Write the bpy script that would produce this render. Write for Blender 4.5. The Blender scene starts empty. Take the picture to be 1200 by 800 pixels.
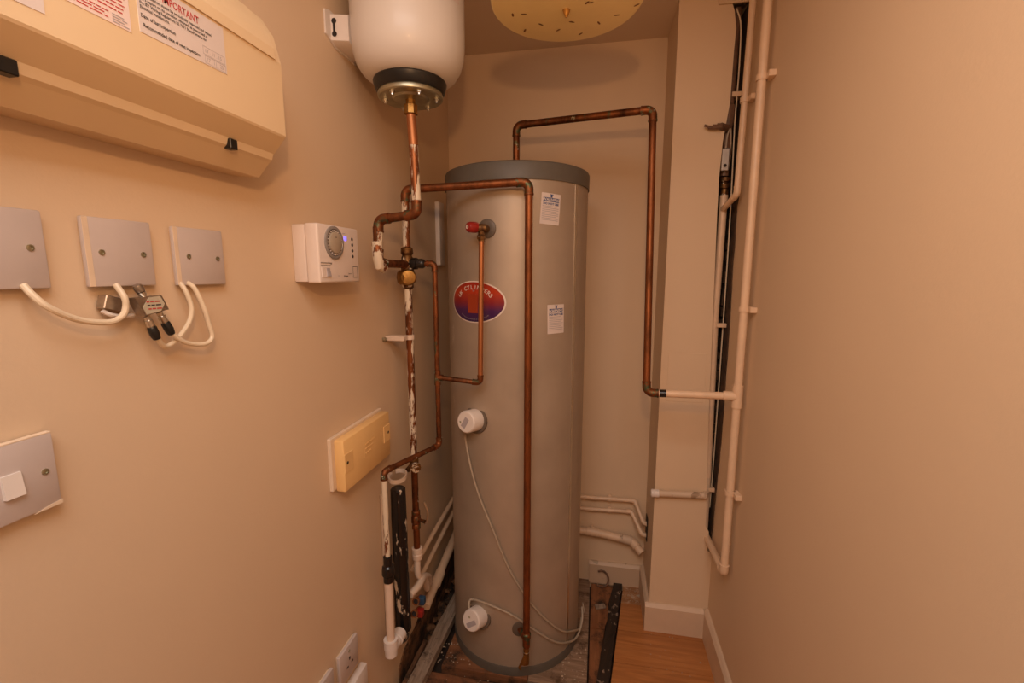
import bpy, bmesh, math, random
from mathutils import Vector, Matrix
random.seed(7)
scn = bpy.context.scene
COL = scn.collection
R = math.radians
# ------------------------------------------------------------------ camera, world, lights, exposure
EYE = Vector((0, 0, 1.35))
cam = bpy.data.objects.new('camera', bpy.data.cameras.new('camera'))
COL.objects.link(cam)
cam.location = EYE
cam.rotation_euler = (R(90 - 8.7), 0, R(10.8))
cam.data.sensor_width = 36
cam.data.lens = 533 / 1200 * 36
cam.data.clip_start = 0.02
scn.camera = cam
world = bpy.data.worlds.new('world')
scn.world = world
world.use_nodes = True
world.node_tree.nodes['Background'].inputs[0].default_value = (1, .6, .35, 1)
world.node_tree.nodes['Background'].inputs[1].default_value = .02
LIGHT = (1.0, .64, .42)
def lamp(name, kind, loc, rot, power, **kw):
    d = bpy.data.lights.new(name, kind)
    d.energy = power; d.color = kw.pop('tint', LIGHT)
    for k, v in kw.items(): setattr(d, k, v)
    o = bpy.data.objects.new(name, d); COL.objects.link(o)
    o.location = loc; o.rotation_euler = rot
    return o
# the photographer's flash head just above the lens
lamp('flash_lamp', 'SPOT', (.01, -.03, 1.655), (R(90 - 8), 0, R(6)), 12.5, spot_size=R(125), tint=(1.0, .52, .23), spot_blend=1.0, shadow_soft_size=.022)
# its bounce / hallway light from the ceiling behind the camera
lamp('hall_ceiling_lamp', 'AREA', (-.09, -.22, 2.165), (R(3), 0, 0), 17.2, tint=(1.0, .94, .90), shape='RECTANGLE', size=.85, size_y=1.1)
scn.view_settings.view_transform = 'Standard'
scn.view_settings.look = 'None'
scn.view_settings.exposure = 0.0
scn.view_settings.gamma = 1.0
scn.view_settings.use_curve_mapping = False

# ------------------------------------------------------------------ materials
def new_mat(name):
    m = bpy.data.materials.new(name); m.use_nodes = True
    nt = m.node_tree
    return m, nt, nt.nodes['Principled BSDF']
def N(nt, t, **kw):
    n = nt.nodes.new(t)
    for k, v in kw.items():
        if k in n.inputs: n.inputs[k].default_value = v
        else: setattr(n, k, v)
    return n
def ramp(nt, src, stops):
    r = nt.nodes.new('ShaderNodeValToRGB')
    e = r.color_ramp.elements
    while len(e) < len(stops): e.new(.5)
    for i, (p, c) in enumerate(stops):
        e[i].position = p; e[i].color = (*c, 1) if len(c) == 3 else c
    nt.links.new(src, r.inputs[0]); return r
def coords(nt, scale=(1, 1, 1)):
    g = nt.nodes.new('ShaderNodeNewGeometry')
    mp = nt.nodes.new('ShaderNodeMapping'); mp.inputs['Scale'].default_value = scale
    nt.links.new(g.outputs['Position'], mp.inputs['Vector']); return mp.outputs[0]
def noise(nt, vec, scale, detail=4, rough=.6):
    n = N(nt, 'ShaderNodeTexNoise', Scale=scale, Detail=detail, Roughness=rough)
    nt.links.new(vec, n.inputs['Vector']); return n.outputs['Fac']
def bump(nt, b, src, strength=.2, dist=.002):
    bp = N(nt, 'ShaderNodeBump', Strength=strength, Distance=dist)
    nt.links.new(src, bp.inputs['Height']); nt.links.new(bp.outputs[0], b.inputs['Normal'])
def mixc(nt, fac, a, b):
    m = nt.nodes.new('ShaderNodeMix'); m.data_type = 'RGBA'
    if isinstance(fac, float): m.inputs[0].default_value = fac
    else: nt.links.new(fac, m.inputs[0])
    for s, i in ((a, 6), (b, 7)):
        if isinstance(s, tuple): m.inputs[i].default_value = (*s, 1)
        else: nt.links.new(s, m.inputs[i])
    return m.outputs[2]
def plain(name, col, rough=.5, metal=0., var=.06, scale=30, spec=.5, bmp=.0, coat=0.):
    m, nt, b = new_mat(name)
    v = coords(nt); n = noise(nt, v, scale)
    r = ramp(nt, n, [(.3, tuple(c * (1 - var) for c in col)), (.7, tuple(min(1, c * (1 + var)) for c in col))])
    nt.links.new(r.outputs[0], b.inputs['Base Color'])
    b.inputs['Roughness'].default_value = rough; b.inputs['Metallic'].default_value = metal
    b.inputs['Specular IOR Level'].default_value = spec
    b.inputs['Coat Weight'].default_value = coat
    if bmp: bump(nt, b, n, bmp)
    return m
def wall_mat(name, col):
    m, nt, b = new_mat(name)
    v = coords(nt); big = noise(nt, v, 2.2, 3); fine = noise(nt, v, 160, 3)
    r = ramp(nt, big, [(.3, tuple(c * .965 for c in col)), (.7, col)])
    nt.links.new(r.outputs[0], b.inputs['Base Color'])
    b.inputs['Roughness'].default_value = .55; b.inputs['Specular IOR Level'].default_value = .3
    ad = N(nt, 'ShaderNodeMath', operation='MULTIPLY_ADD'); nt.links.new(big, ad.inputs[0]); ad.inputs[1].default_value = 5.0
    nt.links.new(fine, ad.inputs[2]); bump(nt, b, ad.outputs[0], .12, .002)
    return m
def copper(name, paint=.0, dark=.5, green=0., seed=0., stretch=.25, base=(.29, .10, .036)):
    m, nt, b = new_mat(name)
    v = coords(nt, (1, 1, stretch)); mp = nt.nodes.new('ShaderNodeVectorMath'); mp.operation = 'ADD'
    nt.links.new(v, mp.inputs[0]); mp.inputs[1].default_value = (seed, seed * .7, seed * 1.3); v = mp.outputs[0]
    n1 = noise(nt, v, 28, 5, .7)
    c1 = ramp(nt, n1, [(max(.0, dark - .2), (.065, .026, .012)), (min(1., dark + .14), base)]).outputs[0]
    n3 = noise(nt, v, 60, 4)
    if green:
        gm = ramp(nt, n3, [(.62 - green * .3, (0, 0, 0)), (.72 - green * .3, (1, 1, 1))]).outputs[0]
        c1 = mixc(nt, gm, c1, (.10, .13, .07))
    n2 = noise(nt, v, 30, 8, .72)
    t = .70 - .36 * paint
    pm = ramp(nt, n2, [(t, (0, 0, 0)), (t + .015, (1, 1, 1))]).outputs[0]
    if paint: c1 = mixc(nt, pm, c1, (.74, .62, .46))
    nt.links.new(c1, b.inputs['Base Color'])
    if paint:
        iv = N(nt, 'ShaderNodeMath', operation='SUBTRACT'); iv.inputs[0].default_value = .85
        nt.links.new(pm, iv.inputs[1]); iv.use_clamp = True
        nt.links.new(iv.outputs[0], b.inputs['Metallic'])
        bump(nt, b, pm, .5, .001)
    else: b.inputs['Metallic'].default_value = .85
    rr = ramp(nt, n1, [(.3, (.62,) * 3), (.7, (.40,) * 3)]).outputs[0]
    nt.links.new(rr, b.inputs['Roughness'])
    return m
def wood(name, a, bcol, axis='x', scale=6, rough=.5, dirt=0., dcol=(.03, .02, .012), dirtscale=9):
    m, nt, b = new_mat(name)
    s = (1.2, 14, 14) if axis == 'x' else (14, 1.2, 14)
    v = coords(nt, s); n = noise(nt, v, scale, 6, .65)
    w = N(nt, 'ShaderNodeTexNoise', Scale=scale * .35, Detail=2.0, Distortion=1.5); nt.links.new(v, w.inputs['Vector'])
    c = ramp(nt, n, [(.3, a), (.72, bcol)]).outputs[0]
    wm = ramp(nt, w.outputs['Fac'], [(.45, (0, 0, 0)), (.6, (.5, .5, .5))]).outputs[0]
    c = mixc(nt, wm, c, tuple(x * .75 for x in a))
    if dirt:
        d = noise(nt, coords(nt), dirtscale, 6, .75)
        dm = ramp(nt, d, [(.68 - dirt * .35, (0, 0, 0)), (.8 - dirt * .3, (1, 1, 1))]).outputs[0]
        c = mixc(nt, dm, c, dcol)
    nt.links.new(c, b.inputs['Base Color']); b.inputs['Roughness'].default_value = rough
    bump(nt, b, n, .3, .002)
    return m
def splash(name, col, pcol, rough=.5, metal=0., paint=.4, scale=40, seed=0., stretch=.3):
    m, nt, b = new_mat(name)
    v = coords(nt, (1, 1, stretch)); mp = nt.nodes.new('ShaderNodeVectorMath'); mp.operation = 'ADD'
    nt.links.new(v, mp.inputs[0]); mp.inputs[1].default_value = (seed, seed, seed)
    n = noise(nt, mp.outputs[0], scale, 4, .6); t = .78 - .5 * paint
    pm = ramp(nt, n, [(t, (0, 0, 0)), (t + .02, (1, 1, 1))]).outputs[0]
    nt.links.new(mixc(nt, pm, col, pcol), b.inputs['Base Color'])
    b.inputs['Roughness'].default_value = rough; b.inputs['Metallic'].default_value = metal
    return m

CREAM = (.77, .582, .400)
M = {}
M['wall'] = wall_mat('cream_wall_paint', CREAM)
M['ceiling'] = wall_mat('ceiling_paint', (.78, .62, .48))
M['trim'] = plain('trim_gloss', (.70, .52, .37), .45, var=.05, scale=12)
M['trimdirty'] = splash('scuffed_trim', (.62, .45, .31), (.42, .31, .21), .5, paint=.35, scale=14, stretch=1)
M['white'] = plain('white_plastic', (.80, .72, .66), .38, var=.02)
M['plate'] = plain('white_faceplate', (.60, .51, .47), .32, var=.02)
M['platerim'] = plain('cream_paint_on_plate_edge', (.80, .63, .46), .5, var=.05)
M['timer'] = plain('timer_plastic', (.80, .69, .62), .4, var=.02)
M['cream'] = plain('cream_plastic', (.78, .585, .36), .4, var=.02, scale=8)
M['beige'] = plain('beige_plastic', (.90, .58, .24), .42, var=.03, scale=10)
M['black'] = plain('black_plastic', (.012, .011, .010), .35)
M['dark'] = plain('dark_slot', (.02, .013, .01), .7)
M['grey'] = plain('grey_plastic', (.13, .10, .075), .45)
M['lidgrey'] = plain('grey_lid_plastic', (.125, .11, .09), .5)
M['enamel'] = plain('white_enamel', (.74, .69, .64), .40, var=.015, scale=5, coat=.12)
M['zinc'] = plain('zinc_plated_steel', (.44, .42, .30), .38, metal=.9, var=.15)
M['steel'] = plain('bright_steel', (.70, .68, .62), .3, metal=1.)
M['brass'] = plain('brass', (.36, .20, .06), .45, metal=.95, var=.35, scale=50)
M['dullbrass'] = copper('tarnished_brass', .30, .58, .0, 3., 1., (.34, .18, .06))
M['nickel'] = plain('nickel_connector', (.42, .36, .30), .3, metal=.9, var=.2, scale=80)
M['red'] = plain('red_plastic', (.30, .016, .012), .35)
M['blue'] = plain('blue_plastic', (.02, .06, .12), .4)
M['cu'] = copper('copper_pipe_bare', .0, .42)
M['cubright'] = copper('copper_pipe_new', .0, .28, base=(.46, .185, .075))
M['cudark'] = copper('copper_pipe_aged', .12, .52, .1, 5.)
M['cupaint'] = copper('copper_pipe_paint_splashed', .58, .5, .0, 3.37, .18)
M['cupaint2'] = copper('copper_pipe_part_painted', .52, .45, .2, 9., .2)
M['cuspot'] = copper('copper_pipe_paint_flecked', .24, .5, .1, 2.6, .6)
M['fit'] = copper('copper_fitting', .18, .45, .35, 4., 1.)
M['crust'] = copper('flaking_cream_paint', .72, .45, .0, 4.4, .5)
M['pipepaint'] = plain('pipe_painted_cream', (.78, .56, .38), .4, var=.06, scale=20)
M['pipeold'] = splash('old_painted_pipe', (.66, .50, .36), (.36, .24, .15), .5, paint=.34, scale=18)
M['pvc'] = plain('white_pvc', (.76, .60, .47), .4, var=.04)
M['blackpaint'] = splash('black_pipe_paint_flaked', (.010, .009, .009), (.66, .55, .42), .22, paint=.40, scale=30, seed=2.2, stretch=.35)
M['cable'] = plain('white_cable', (.78, .64, .46), .42, var=.04)
M['flex'] = plain('grey_flex', (.42, .34, .25), .5, var=.06)
M['paper'] = plain('label_paper', (.72, .62, .57), .6, var=.01)
M['paperred'] = plain('label_paper_pink', (.82, .66, .60), .6, var=.01)
M['ink'] = plain('black_ink', (.05, .045, .045), .6)
M['inkred'] = plain('red_ink', (.55, .05, .05), .6)
M['inkblue'] = plain('blue_ink', (.04, .08, .22), .6)
M['inkpale'] = plain('grey_ink', (.42, .37, .38), .6)
M['inkwhite'] = plain('white_ink', (.80, .70, .62), .5)
M['laminate'] = wood('laminate_floor', (.44, .16, .045), (.60, .255, .08), 'x', 5, .32)
M['laminated'] = wood('laminate_floor_dusty', (.36, .16, .065), (.52, .27, .12), 'x', 5, .5, dirt=.45, dcol=(.62, .46, .33), dirtscale=42)
M['board'] = wood('brown_subfloor', (.20, .075, .03), (.33, .14, .06), 'x', 5, .7, dirt=.55)
M['boardred'] = wood('reddish_subfloor', (.24, .085, .03), (.36, .15, .06), 'y', 5, .65, dirt=.5)
M['dust'] = wood('dusty_subfloor', (.22, .13, .075), (.40, .27, .18), 'x', 8, .9, dirt=.5, dcol=(.10, .055, .03), dirtscale=14)
M['batten'] = wood('grey_timber', (.22, .15, .10), (.46, .35, .26), 'y', 9, .8, dirt=.38, dcol=(.07, .045, .03), dirtscale=18)
M['slat'] = wood('brown_timber', (.16, .075, .035), (.36, .19, .10), 'y', 9, .8, dirt=.5)
M['tar'] = splash('black_adhesive', (.022, .014, .010), (.26, .19, .14), .5, paint=.34, scale=34, stretch=1)
M['rough'] = wood('exposed_brown_plaster', (.16, .07, .03), (.42, .22, .10), 'y', 2.2, .9, dirt=.7, dirtscale=13)
M['pit'] = plain('dark_underfloor', (.035, .02, .012), .9, var=.5)
M['chase'] = plain('raw_chase', (.07, .040, .022), .9, var=.6, scale=25, bmp=.5)
M['ironpipe'] = plain('brown_iron_pipe', (.16, .085, .05), .55, var=.3, scale=30)
M['glassdish'] = plain('cream_frosted_glass', (.97, .76, .36), .28, var=.05, scale=9)
M['fleck'] = plain('brown_fleck', (.22, .08, .02), .4)
M['crumb'] = plain('plaster_crumb', (.46, .35, .25), .9, var=.2)
b_ = M['glassdish'].node_tree.nodes['Principled BSDF']
b_.inputs['Subsurface Weight'].default_value = .05
b_.inputs['Subsurface Radius'].default_value = (.01, .006, .003)
# silver tank jacket, with smears of filler on the side next to the wall
def tank_mat():
    m, nt, b = new_mat('silver_tank_jacket')
    v = coords(nt); n = noise(nt, v, 6, 3)
    c = ramp(nt, n, [(.3, (.42, .34, .26)), (.7, (.49, .40, .31))]).outputs[0]
    v2 = coords(nt, (1, 1, .45)); n2 = noise(nt, v2, 24, 5, .7)
    pm = ramp(nt, n2, [(.60, (0, 0, 0)), (.66, (1, 1, 1))]).outputs[0]
    sp = nt.nodes.new('ShaderNodeSeparateXYZ'); nt.links.new(v, sp.inputs[0])
    mr = N(nt, 'ShaderNodeMapRange'); nt.links.new(sp.outputs[0], mr.inputs[0])
    mr.inputs[1].default_value = -.425; mr.inputs[2].default_value = -.455
    mz = N(nt, 'ShaderNodeMapRange'); nt.links.new(sp.outputs[2], mz.inputs[0])
    mz.inputs[1].default_value = .70; mz.inputs[2].default_value = .80
    ml = N(nt, 'ShaderNodeMath', operation='MULTIPLY'); nt.links.new(mr.outputs[0], ml.inputs[0]); nt.links.new(mz.outputs[0], ml.inputs[1])
    m2 = N(nt, 'ShaderNodeMath', operation='MULTIPLY'); nt.links.new(ml.outputs[0], m2.inputs[0]); nt.links.new(pm, m2.inputs[1])
    m3 = N(nt, 'ShaderNodeMath', operation='MULTIPLY'); nt.links.new(m2.outputs[0], m3.inputs[0]); m3.inputs[1].default_value = .55
    nt.links.new(mixc(nt, m3.outputs[0], c, (.74, .66, .55)), b.inputs['Base Color'])
    b.inputs['Metallic'].default_value = .40; b.inputs['Roughness'].default_value = .50
    return m
M['tank'] = tank_mat()
def badge_mat():
    m, nt, b = new_mat('badge_red_to_violet')
    sp = nt.nodes.new('ShaderNodeSeparateXYZ'); nt.links.new(coords(nt), sp.inputs[0])
    mr = N(nt, 'ShaderNodeMapRange'); nt.links.new(sp.outputs[2], mr.inputs[0])
    mr.inputs[1].default_value = 1.197; mr.inputs[2].default_value = 1.321
    r = ramp(nt, mr.outputs[0], [(.0, (.035, .012, .07)), (.3, (.07, .015, .09)), (.5, (.26, .02, .025)), (.75, (.48, .045, .012)), (1, (.33, .02, .012))])
    nt.links.new(r.outputs[0], b.inputs['Base Color']); b.inputs['Roughness'].default_value = .3
    return m
M['badge'] = badge_mat()
mled, nt_, bl_ = new_mat('blue_indicator_light')
bl_.inputs['Base Color'].default_value = (.1, .08, .8, 1)
bl_.inputs['Emission Color'].default_value = (.16, .12, 1, 1); bl_.inputs['Emission Strength'].default_value = 2.2
M['led'] = mled

# ------------------------------------------------------------------ helpers
WORG = {}
def thing(name, label, cat, loc=(0, 0, 0), group=None):
    o = bpy.data.objects.new(name, None); COL.objects.link(o)
    o.empty_display_size = .05; o.location = loc; WORG[o.name] = Vector(loc)
    o['label'] = label; o['category'] = cat
    if group: o['group'] = group
    return o
def tag(o, label, cat, group=None):
    o['label'] = label; o['category'] = cat
    if group: o['group'] = group
    return o
def obj(name, bm, mat, parent=None, smooth=True, label=None, kind=None):
    me = bpy.data.meshes.new(name)
    bmesh.ops.recalc_face_normals(bm, faces=bm.faces)
    if parent is not None: org = WORG[parent.name]
    else:
        vs = [v.co for v in bm.verts]
        org = Vector(((min(v.x for v in vs) + max(v.x for v in vs)) / 2, (min(v.y for v in vs) + max(v.y for v in vs)) / 2, min(v.z for v in vs)))
    bm.transform(Matrix.Translation(-org))
    bm.to_mesh(me); bm.free()
    if smooth:
        me.shade_smooth()
        try: me.set_sharp_from_angle(angle=R(35))
        except Exception: pass
    o = bpy.data.objects.new(name, me); COL.objects.link(o)
    me.materials.append(M[mat] if isinstance(mat, str) else mat)
    if parent is not None: o.parent = parent
    else: o.location = org
    WORG[o.name] = org
    if label: o['label'] = label
    if kind: o['kind'] = kind
    return o
def BM(): return bmesh.new()
def box(bm, lo, hi, bev=0., seg=2, mat=None):
    r = bmesh.ops.create_cube(bm, size=1); vs = r['verts']
    for v in vs:
        v.co = Vector([(lo[i] + hi[i]) / 2 + v.co[i] * (hi[i] - lo[i]) for i in range(3)])
    if mat is not None:
        for v in vs: v.co = mat @ v.co
    if bev:
        es = list({e for v in vs for e in v.link_edges})
        bmesh.ops.bevel(bm, geom=es, offset=bev, segments=seg, affect='EDGES', profile=.5)
    return bm
def frame(d):
    d = Vector(d).normalized()
    u = d.cross(Vector((0, 0, 1)) if abs(d.z) < .9 else Vector((1, 0, 0))).normalized()
    return d, u, d.cross(u)
def ring(bm, c, u, v, r, seg):
    return [bm.verts.new(Vector(c) + u * (r * math.cos(2 * math.pi * k / seg)) + v * (r * math.sin(2 * math.pi * k / seg))) for k in range(seg)]
def skin(bm, rings, cap0=True, cap1=True):
    for a, b in zip(rings, rings[1:]):
        n = len(a)
        for k in range(n): bm.faces.new((a[k], a[(k + 1) % n], b[(k + 1) % n], b[k]))
    if cap0: bm.faces.new(rings[0][::-1])
    if cap1: bm.faces.new(rings[-1])
def lathe(bm, origin, axis, prof, seg=32, cap0=True, cap1=True):
    """prof: list of (distance along axis, radius)"""
    d, u, v = frame(axis); o = Vector(origin)
    skin(bm, [ring(bm, o + d * t, u, v, max(r, 1e-4), seg) for t, r in prof], cap0, cap1); return bm
def rod(bm, a, b, r, seg=14, r2=None):
    a = Vector(a); b = Vector(b)
    return lathe(bm, a, b - a, [(0, r), ((b - a).length, r if r2 is None else r2)], seg)
def tube(bm, pts, r, seg=12, wob=0.):
    pts = [Vector(p) for p in pts]; rings = []
    d0, u, v = frame(pts[1] - pts[0])
    for i, p in enumerate(pts):
        t = (pts[min(i + 1, len(pts) - 1)] - pts[max(i - 1, 0)]).normalized()
        u = (u - t * u.dot(t)).normalized(); v = t.cross(u)
        rings.append(ring(bm, p, u, v, r, seg))
    skin(bm, rings); return bm
def spline(pts, n=8):
    P = [Vector(p) for p in pts]; P = [P[0] * 2 - P[1]] + P + [P[-1] * 2 - P[-2]]; out = []
    for i in range(1, len(P) - 2):
        a, b, c, d = P[i - 1:i + 3]
        for k in range(n):
            t = k / n
            out.append(.5 * ((2 * b) + (c - a) * t + (2 * a - 5 * b + 4 * c - d) * t * t + (3 * b - a - 3 * c + d) * t ** 3))
    out.append(P[-2]); return out
def elbow_pts(c, a, b, rad, sock):
    """arc from direction a to direction b (unit vectors pointing away from the corner)"""
    a = Vector(a).normalized(); b = Vector(b).normalized(); c = Vector(c)
    ang = math.pi - a.angle(b); t = rad * math.tan(ang / 2)
    bis = (a + b).normalized(); ctr = c + bis * (rad / math.cos(ang / 2))
    pts = [c + a * (t + sock)]
    s = c + a * t - ctr; e = c + b * t - ctr
    n = 8
    for k in range(n + 1):
        f = k / n; om = s.angle(e); w = (s * math.sin((1 - f) * om) + e * math.sin(f * om)) / math.sin(om)
        pts.append(ctr + w)
    pts.append(c + b * (t + sock)); return pts, t
def pipe_run(par, pts, r, mat, fmat=None, rad=None, name='pipe', fit=1.16, collar=True, smoothbend=False):
    pts = [Vector(p) for p in pts]; rad = rad or r * 1.7
    n = len(pts); cuts = [0.] * n; made = []
    for i in range(1, n - 1):
        a = (pts[i - 1] - pts[i]).normalized(); b = (pts[i + 1] - pts[i]).normalized()
        ep, t = elbow_pts(pts[i], a, b, rad, r * 1.3)
        cuts[i] = t
        bm = BM(); fr = r * (1.02 if smoothbend else fit)
        tube(bm, ep, fr, 16)
        if collar and not smoothbend:
            for q, d in ((ep[0], a), (ep[-1], b)):
                lathe(bm, q - d * r * .35, d, [(0, fr), (0, fr * 1.07), (r * .4, fr * 1.07), (r * .45, fr * .97)], 16)
        obj('elbow' if not smoothbend else 'bend', bm, fmat or mat, par)
    for i in range(n - 1):
        d = (pts[i + 1] - pts[i]).normalized()
        a = pts[i] + d * cuts[i]; b = pts[i + 1] - d * cuts[i + 1]
        bm = BM(); rod(bm, a, b, r, 18)
        made.append(obj(name, bm, mat[i] if isinstance(mat, (list, tuple)) else mat, par))
    return made
def text_bm(s, size, place, align='LEFT', bold=0.):
    """flat lettering mapped onto a surface by place(u, v)"""
    cu = bpy.data.curves.new('t', 'FONT'); cu.body = s; cu.size = size; cu.align_x = align; cu.resolution_u = 2
    cu.offset = bold; o = bpy.data.objects.new('t', cu); COL.objects.link(o)
    dg = bpy.context.evaluated_depsgraph_get(); me = bpy.data.meshes.new_from_object(o.evaluated_get(dg))
    bpy.data.objects.remove(o); bm = BM(); bm.from_mesh(me); bpy.data.meshes.remove(me)
    for v in bm.verts: v.co = Vector(place(v.co.x, v.co.y))
    return bm
def join(bm, other):
    me = bpy.data.meshes.new('j'); other.to_mesh(me); other.free(); bm.from_mesh(me); bpy.data.meshes.remove(me); return bm
def prism(bm, poly, f0, f1):
    """poly of 2-D points; f0, f1 map a 2-D point to the two ends"""
    a = [bm.verts.new(Vector(f0(*p))) for p in poly]; b = [bm.verts.new(Vector(f1(*p))) for p in poly]
    n = len(poly)
    for k in range(n): bm.faces.new((a[k], a[(k + 1) % n], b[(k + 1) % n], b[k]))
    bm.faces.new(a[::-1]); bm.faces.new(b); return bm
def screw(par, c, axis, r=.0035):
    d, u, v = frame(axis); bm = BM()
    lathe(bm, Vector(c) - d * .002, d, [(0, r), (.0026, r), (.0028, r * .6), (.0016, r * .5)], 14)
    s = obj('screw', bm, 'zinc', par)
    return s

XL, XR, YB, ZC, YF = -.62, .43, 1.87, 2.19, -1.4
T = .06
# ------------------------------------------------------------------ setting
obj('wall_left', box(BM(), (XL - T, YF - T, -.1), (XL, YB + T, ZC + T)), 'wall', kind='structure', smooth=False)
obj('wall_right', box(BM(), (XR, YF - T, -.1), (XR + T, YB + T, ZC + T)), 'wall', kind='structure', smooth=False)
obj('wall_back', box(BM(), (XL, YB, -.1), (XR, YB + T, ZC)), 'wall', kind='structure', smooth=False)
obj('wall_front', box(BM(), (XL, YF - T, -.1), (XR, YF, ZC)), 'wall', kind='structure', smooth=False)
obj('ceiling', box(BM(), (XL, YF, ZC), (XR, YB, ZC + T)), 'ceiling', kind='structure', smooth=False)
floor = obj('floor', box(BM(), (XL, YF, -.1), (XR, YB, -.035)), 'pit', kind='structure', smooth=False)
# boxed-in column in the far right corner, open along its right edge
def yx(y0, y1, poly, bm=None): return prism(bm or BM(), poly, lambda x, z: (x, y0, z), lambda x, z: (x, y1, z))
colpoly = [(.22, -.03), (.43, -.03), (.43, .335), (.4145, .345), (.4145, .42), (.402, .44), (.397, .60), (.386, .9), (.379, 1.2),
           (.371, 1.55), (.370, 1.66), (.374, 1.76), (.388, 1.88), (.389, 2.03), (.391, 2.09), (.383, 2.14), (.374, 2.165), (.43, 2.168), (.43, ZC), (.22, ZC)]
column = obj('wall_boxing', yx(1.63, 1.645, colpoly), 'wall', kind='structure', smooth=False)
obj('side_board', box(BM(), (.22, 1.645, -.03), (.232, YB, ZC)), 'wall', column, smooth=False)
obj('access_panel', box(BM(), (.243, 1.6285, .90), (.369, 1.6305, 1.073), .0006, 1), 'wall', column, smooth=False)
obj('chase_lining', box(BM(), (.30, 1.80, -.03), (.4295, 1.81, ZC - .001)), 'chase', column, smooth=False)
obj('top_board', box(BM(), (.335, 1.622, 2.159), (.4295, 1.63, ZC - .001), .001, 1), 'wall', column, smooth=False)
bm = BM()
for k in range(46):
    z = .36 + k * .038; x = .4285
    if random.random() < .75:
        w = random.uniform(.004, .012)
        box(bm, (x - w, 1.69, z), (x, 1.79, z + random.uniform(.02, .04)), .0015, 1)
obj('broken_plaster_edge', bm, 'chase', column, smooth=False, kind='stuff')
rwp = [(1.641, 2.165), (1.634, 2.02), (1.630, 1.87), (1.622, 1.70), (1.612, 1.56), (1.606, 1.35), (1.599, 1.12), (1.596, .83), (1.606, .66), (1.617, .57), (1.622, .45), (1.632, .36), (1.64, .335)]
rag = []
for (ya, za), (yb_, zb) in zip(rwp, rwp[1:]):
    for k in range(5):
        f = k / 5; rag.append((ya + (yb_ - ya) * f + .012 * (za < 1.6) + random.uniform(-.003, .004), za + (zb - za) * f))
wr = bpy.data.objects['wall_right']
obj('dark_chase_strip', prism(BM(), rag + [(1.79, .33), (1.79, 2.165)], lambda a, b: (XR - .0035, a, b), lambda a, b: (XR + .001, a, b)), 'chase', wr, smooth=False)  # flat dark strip on the wall, coloured in for the shade of a deep chase
obj('pipe_hole', box(BM(), (.2165, 1.775, .265), (.2198, 1.825, .365), .002, 1), 'dark', column, smooth=False)
# skirting boards
sk = lambda h, t: [(0, 0), (t, 0), (t, h - .012), (t * .55, h - .003), (t * .3, h), (0, h)]
bb = obj('baseboard_back', prism(BM(), sk(.10, .016), lambda a, z: (-.01, YB - a, z - .003), lambda a, z: (.22, YB - a, z - .003)), 'trimdirty', kind='structure', smooth=False)
bc = obj('baseboard_left', prism(BM(), sk(.112, .016), lambda a, z: (.204, 1.63 - a, z), lambda a, z: (.414, 1.63 - a, z)), 'trim', kind='structure', smooth=False)
obj('return_board', prism(BM(), sk(.112, .016), lambda a, z: (.22 - a, 1.6305, z), lambda a, z: (.22 - a, YB - .017, z)), 'trim', bc, smooth=False)
obj('baseboard_right', prism(BM(), sk(.118, .016), lambda a, z: (XR - a, 1.625, z), lambda a, z: (XR - a, YF, z)), 'trim', kind='structure', smooth=False)
# floor pieces ------------------------------------------------------
def edge_x(y): return .137 + (y - 1.839) * (.137 - .075) / (1.839 - 1.361)
rows = [1.87, 1.748, 1.598, 1.448, 1.298, 1.148]
y = 1.148
while y > YF: y = max(YF, y - .15); rows.append(y)
for i, (y1, y0) in enumerate(zip(rows, rows[1:])):
    g = .0007
    xl = (lambda yy: edge_x(yy)) if y0 > 1.05 else (lambda yy: XL + .001)
    xr = XR - .001 if y0 < 1.6 else .219
    poly = [(xl(y0), y0 + g), (xr, y0 + g), (xr, y1 - g), (xl(y1), y1 - g)]
    if y0 == 1.598: poly = [(xl(y0), y0 + g), (.43, y0 + g), (.43, 1.629), (.219, 1.629), (.219, y1 - g), (xl(y1), y1 - g)]
    obj('laminate_plank', prism(BM(), poly, lambda a, b: (a, b, -.012), lambda a, b: (a, b, 0.)), 'laminated' if i == 0 else 'laminate', floor, smooth=False)
def slab(name, poly, z0, z1, mat, par=floor, kind=None):
    return obj(name, prism(BM(), poly, lambda a, b: (a, b, z0), lambda a, b: (a, b, z1)), mat, par, smooth=False, kind=kind)
slab('floor_board', [(-.50, 1.318), (-.2, 1.322), (-.2, YB - .001), (-.50, YB - .001)], -.03, 0, 'board')
slab('floor_board', [(-.198, 1.318), (-.004, 1.315), (-.004, YB - .001), (-.198, YB - .001)], -.03, 0, 'dust')
slab('floor_board', [(-.54, 1.16), (-.10, 1.16), (-.10, 1.292), (-.54, 1.294)], -.032, -.004, 'board')
slab('floor_board', [(-.098, 1.15), (.028, 1.15), (.028, 1.312), (-.098, 1.312)], -.032, -.002, 'dust')
slab('floor_board', [(.002, 1.60), (.092, 1.60), (.118, 1.852), (.002, 1.852)], -.03, -.006, 'boardred')
slab('floor_board', [(.002, 1.315), (.045, 1.315), (.085, 1.596), (.002, 1.596)], -.03, -.008, 'boardred')
slab('threshold_strip', [(XL + .001, 1.03), (.06, 1.03), (.06, 1.06), (XL + .001, 1.06)], -.03, 0., 'slat')
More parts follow.
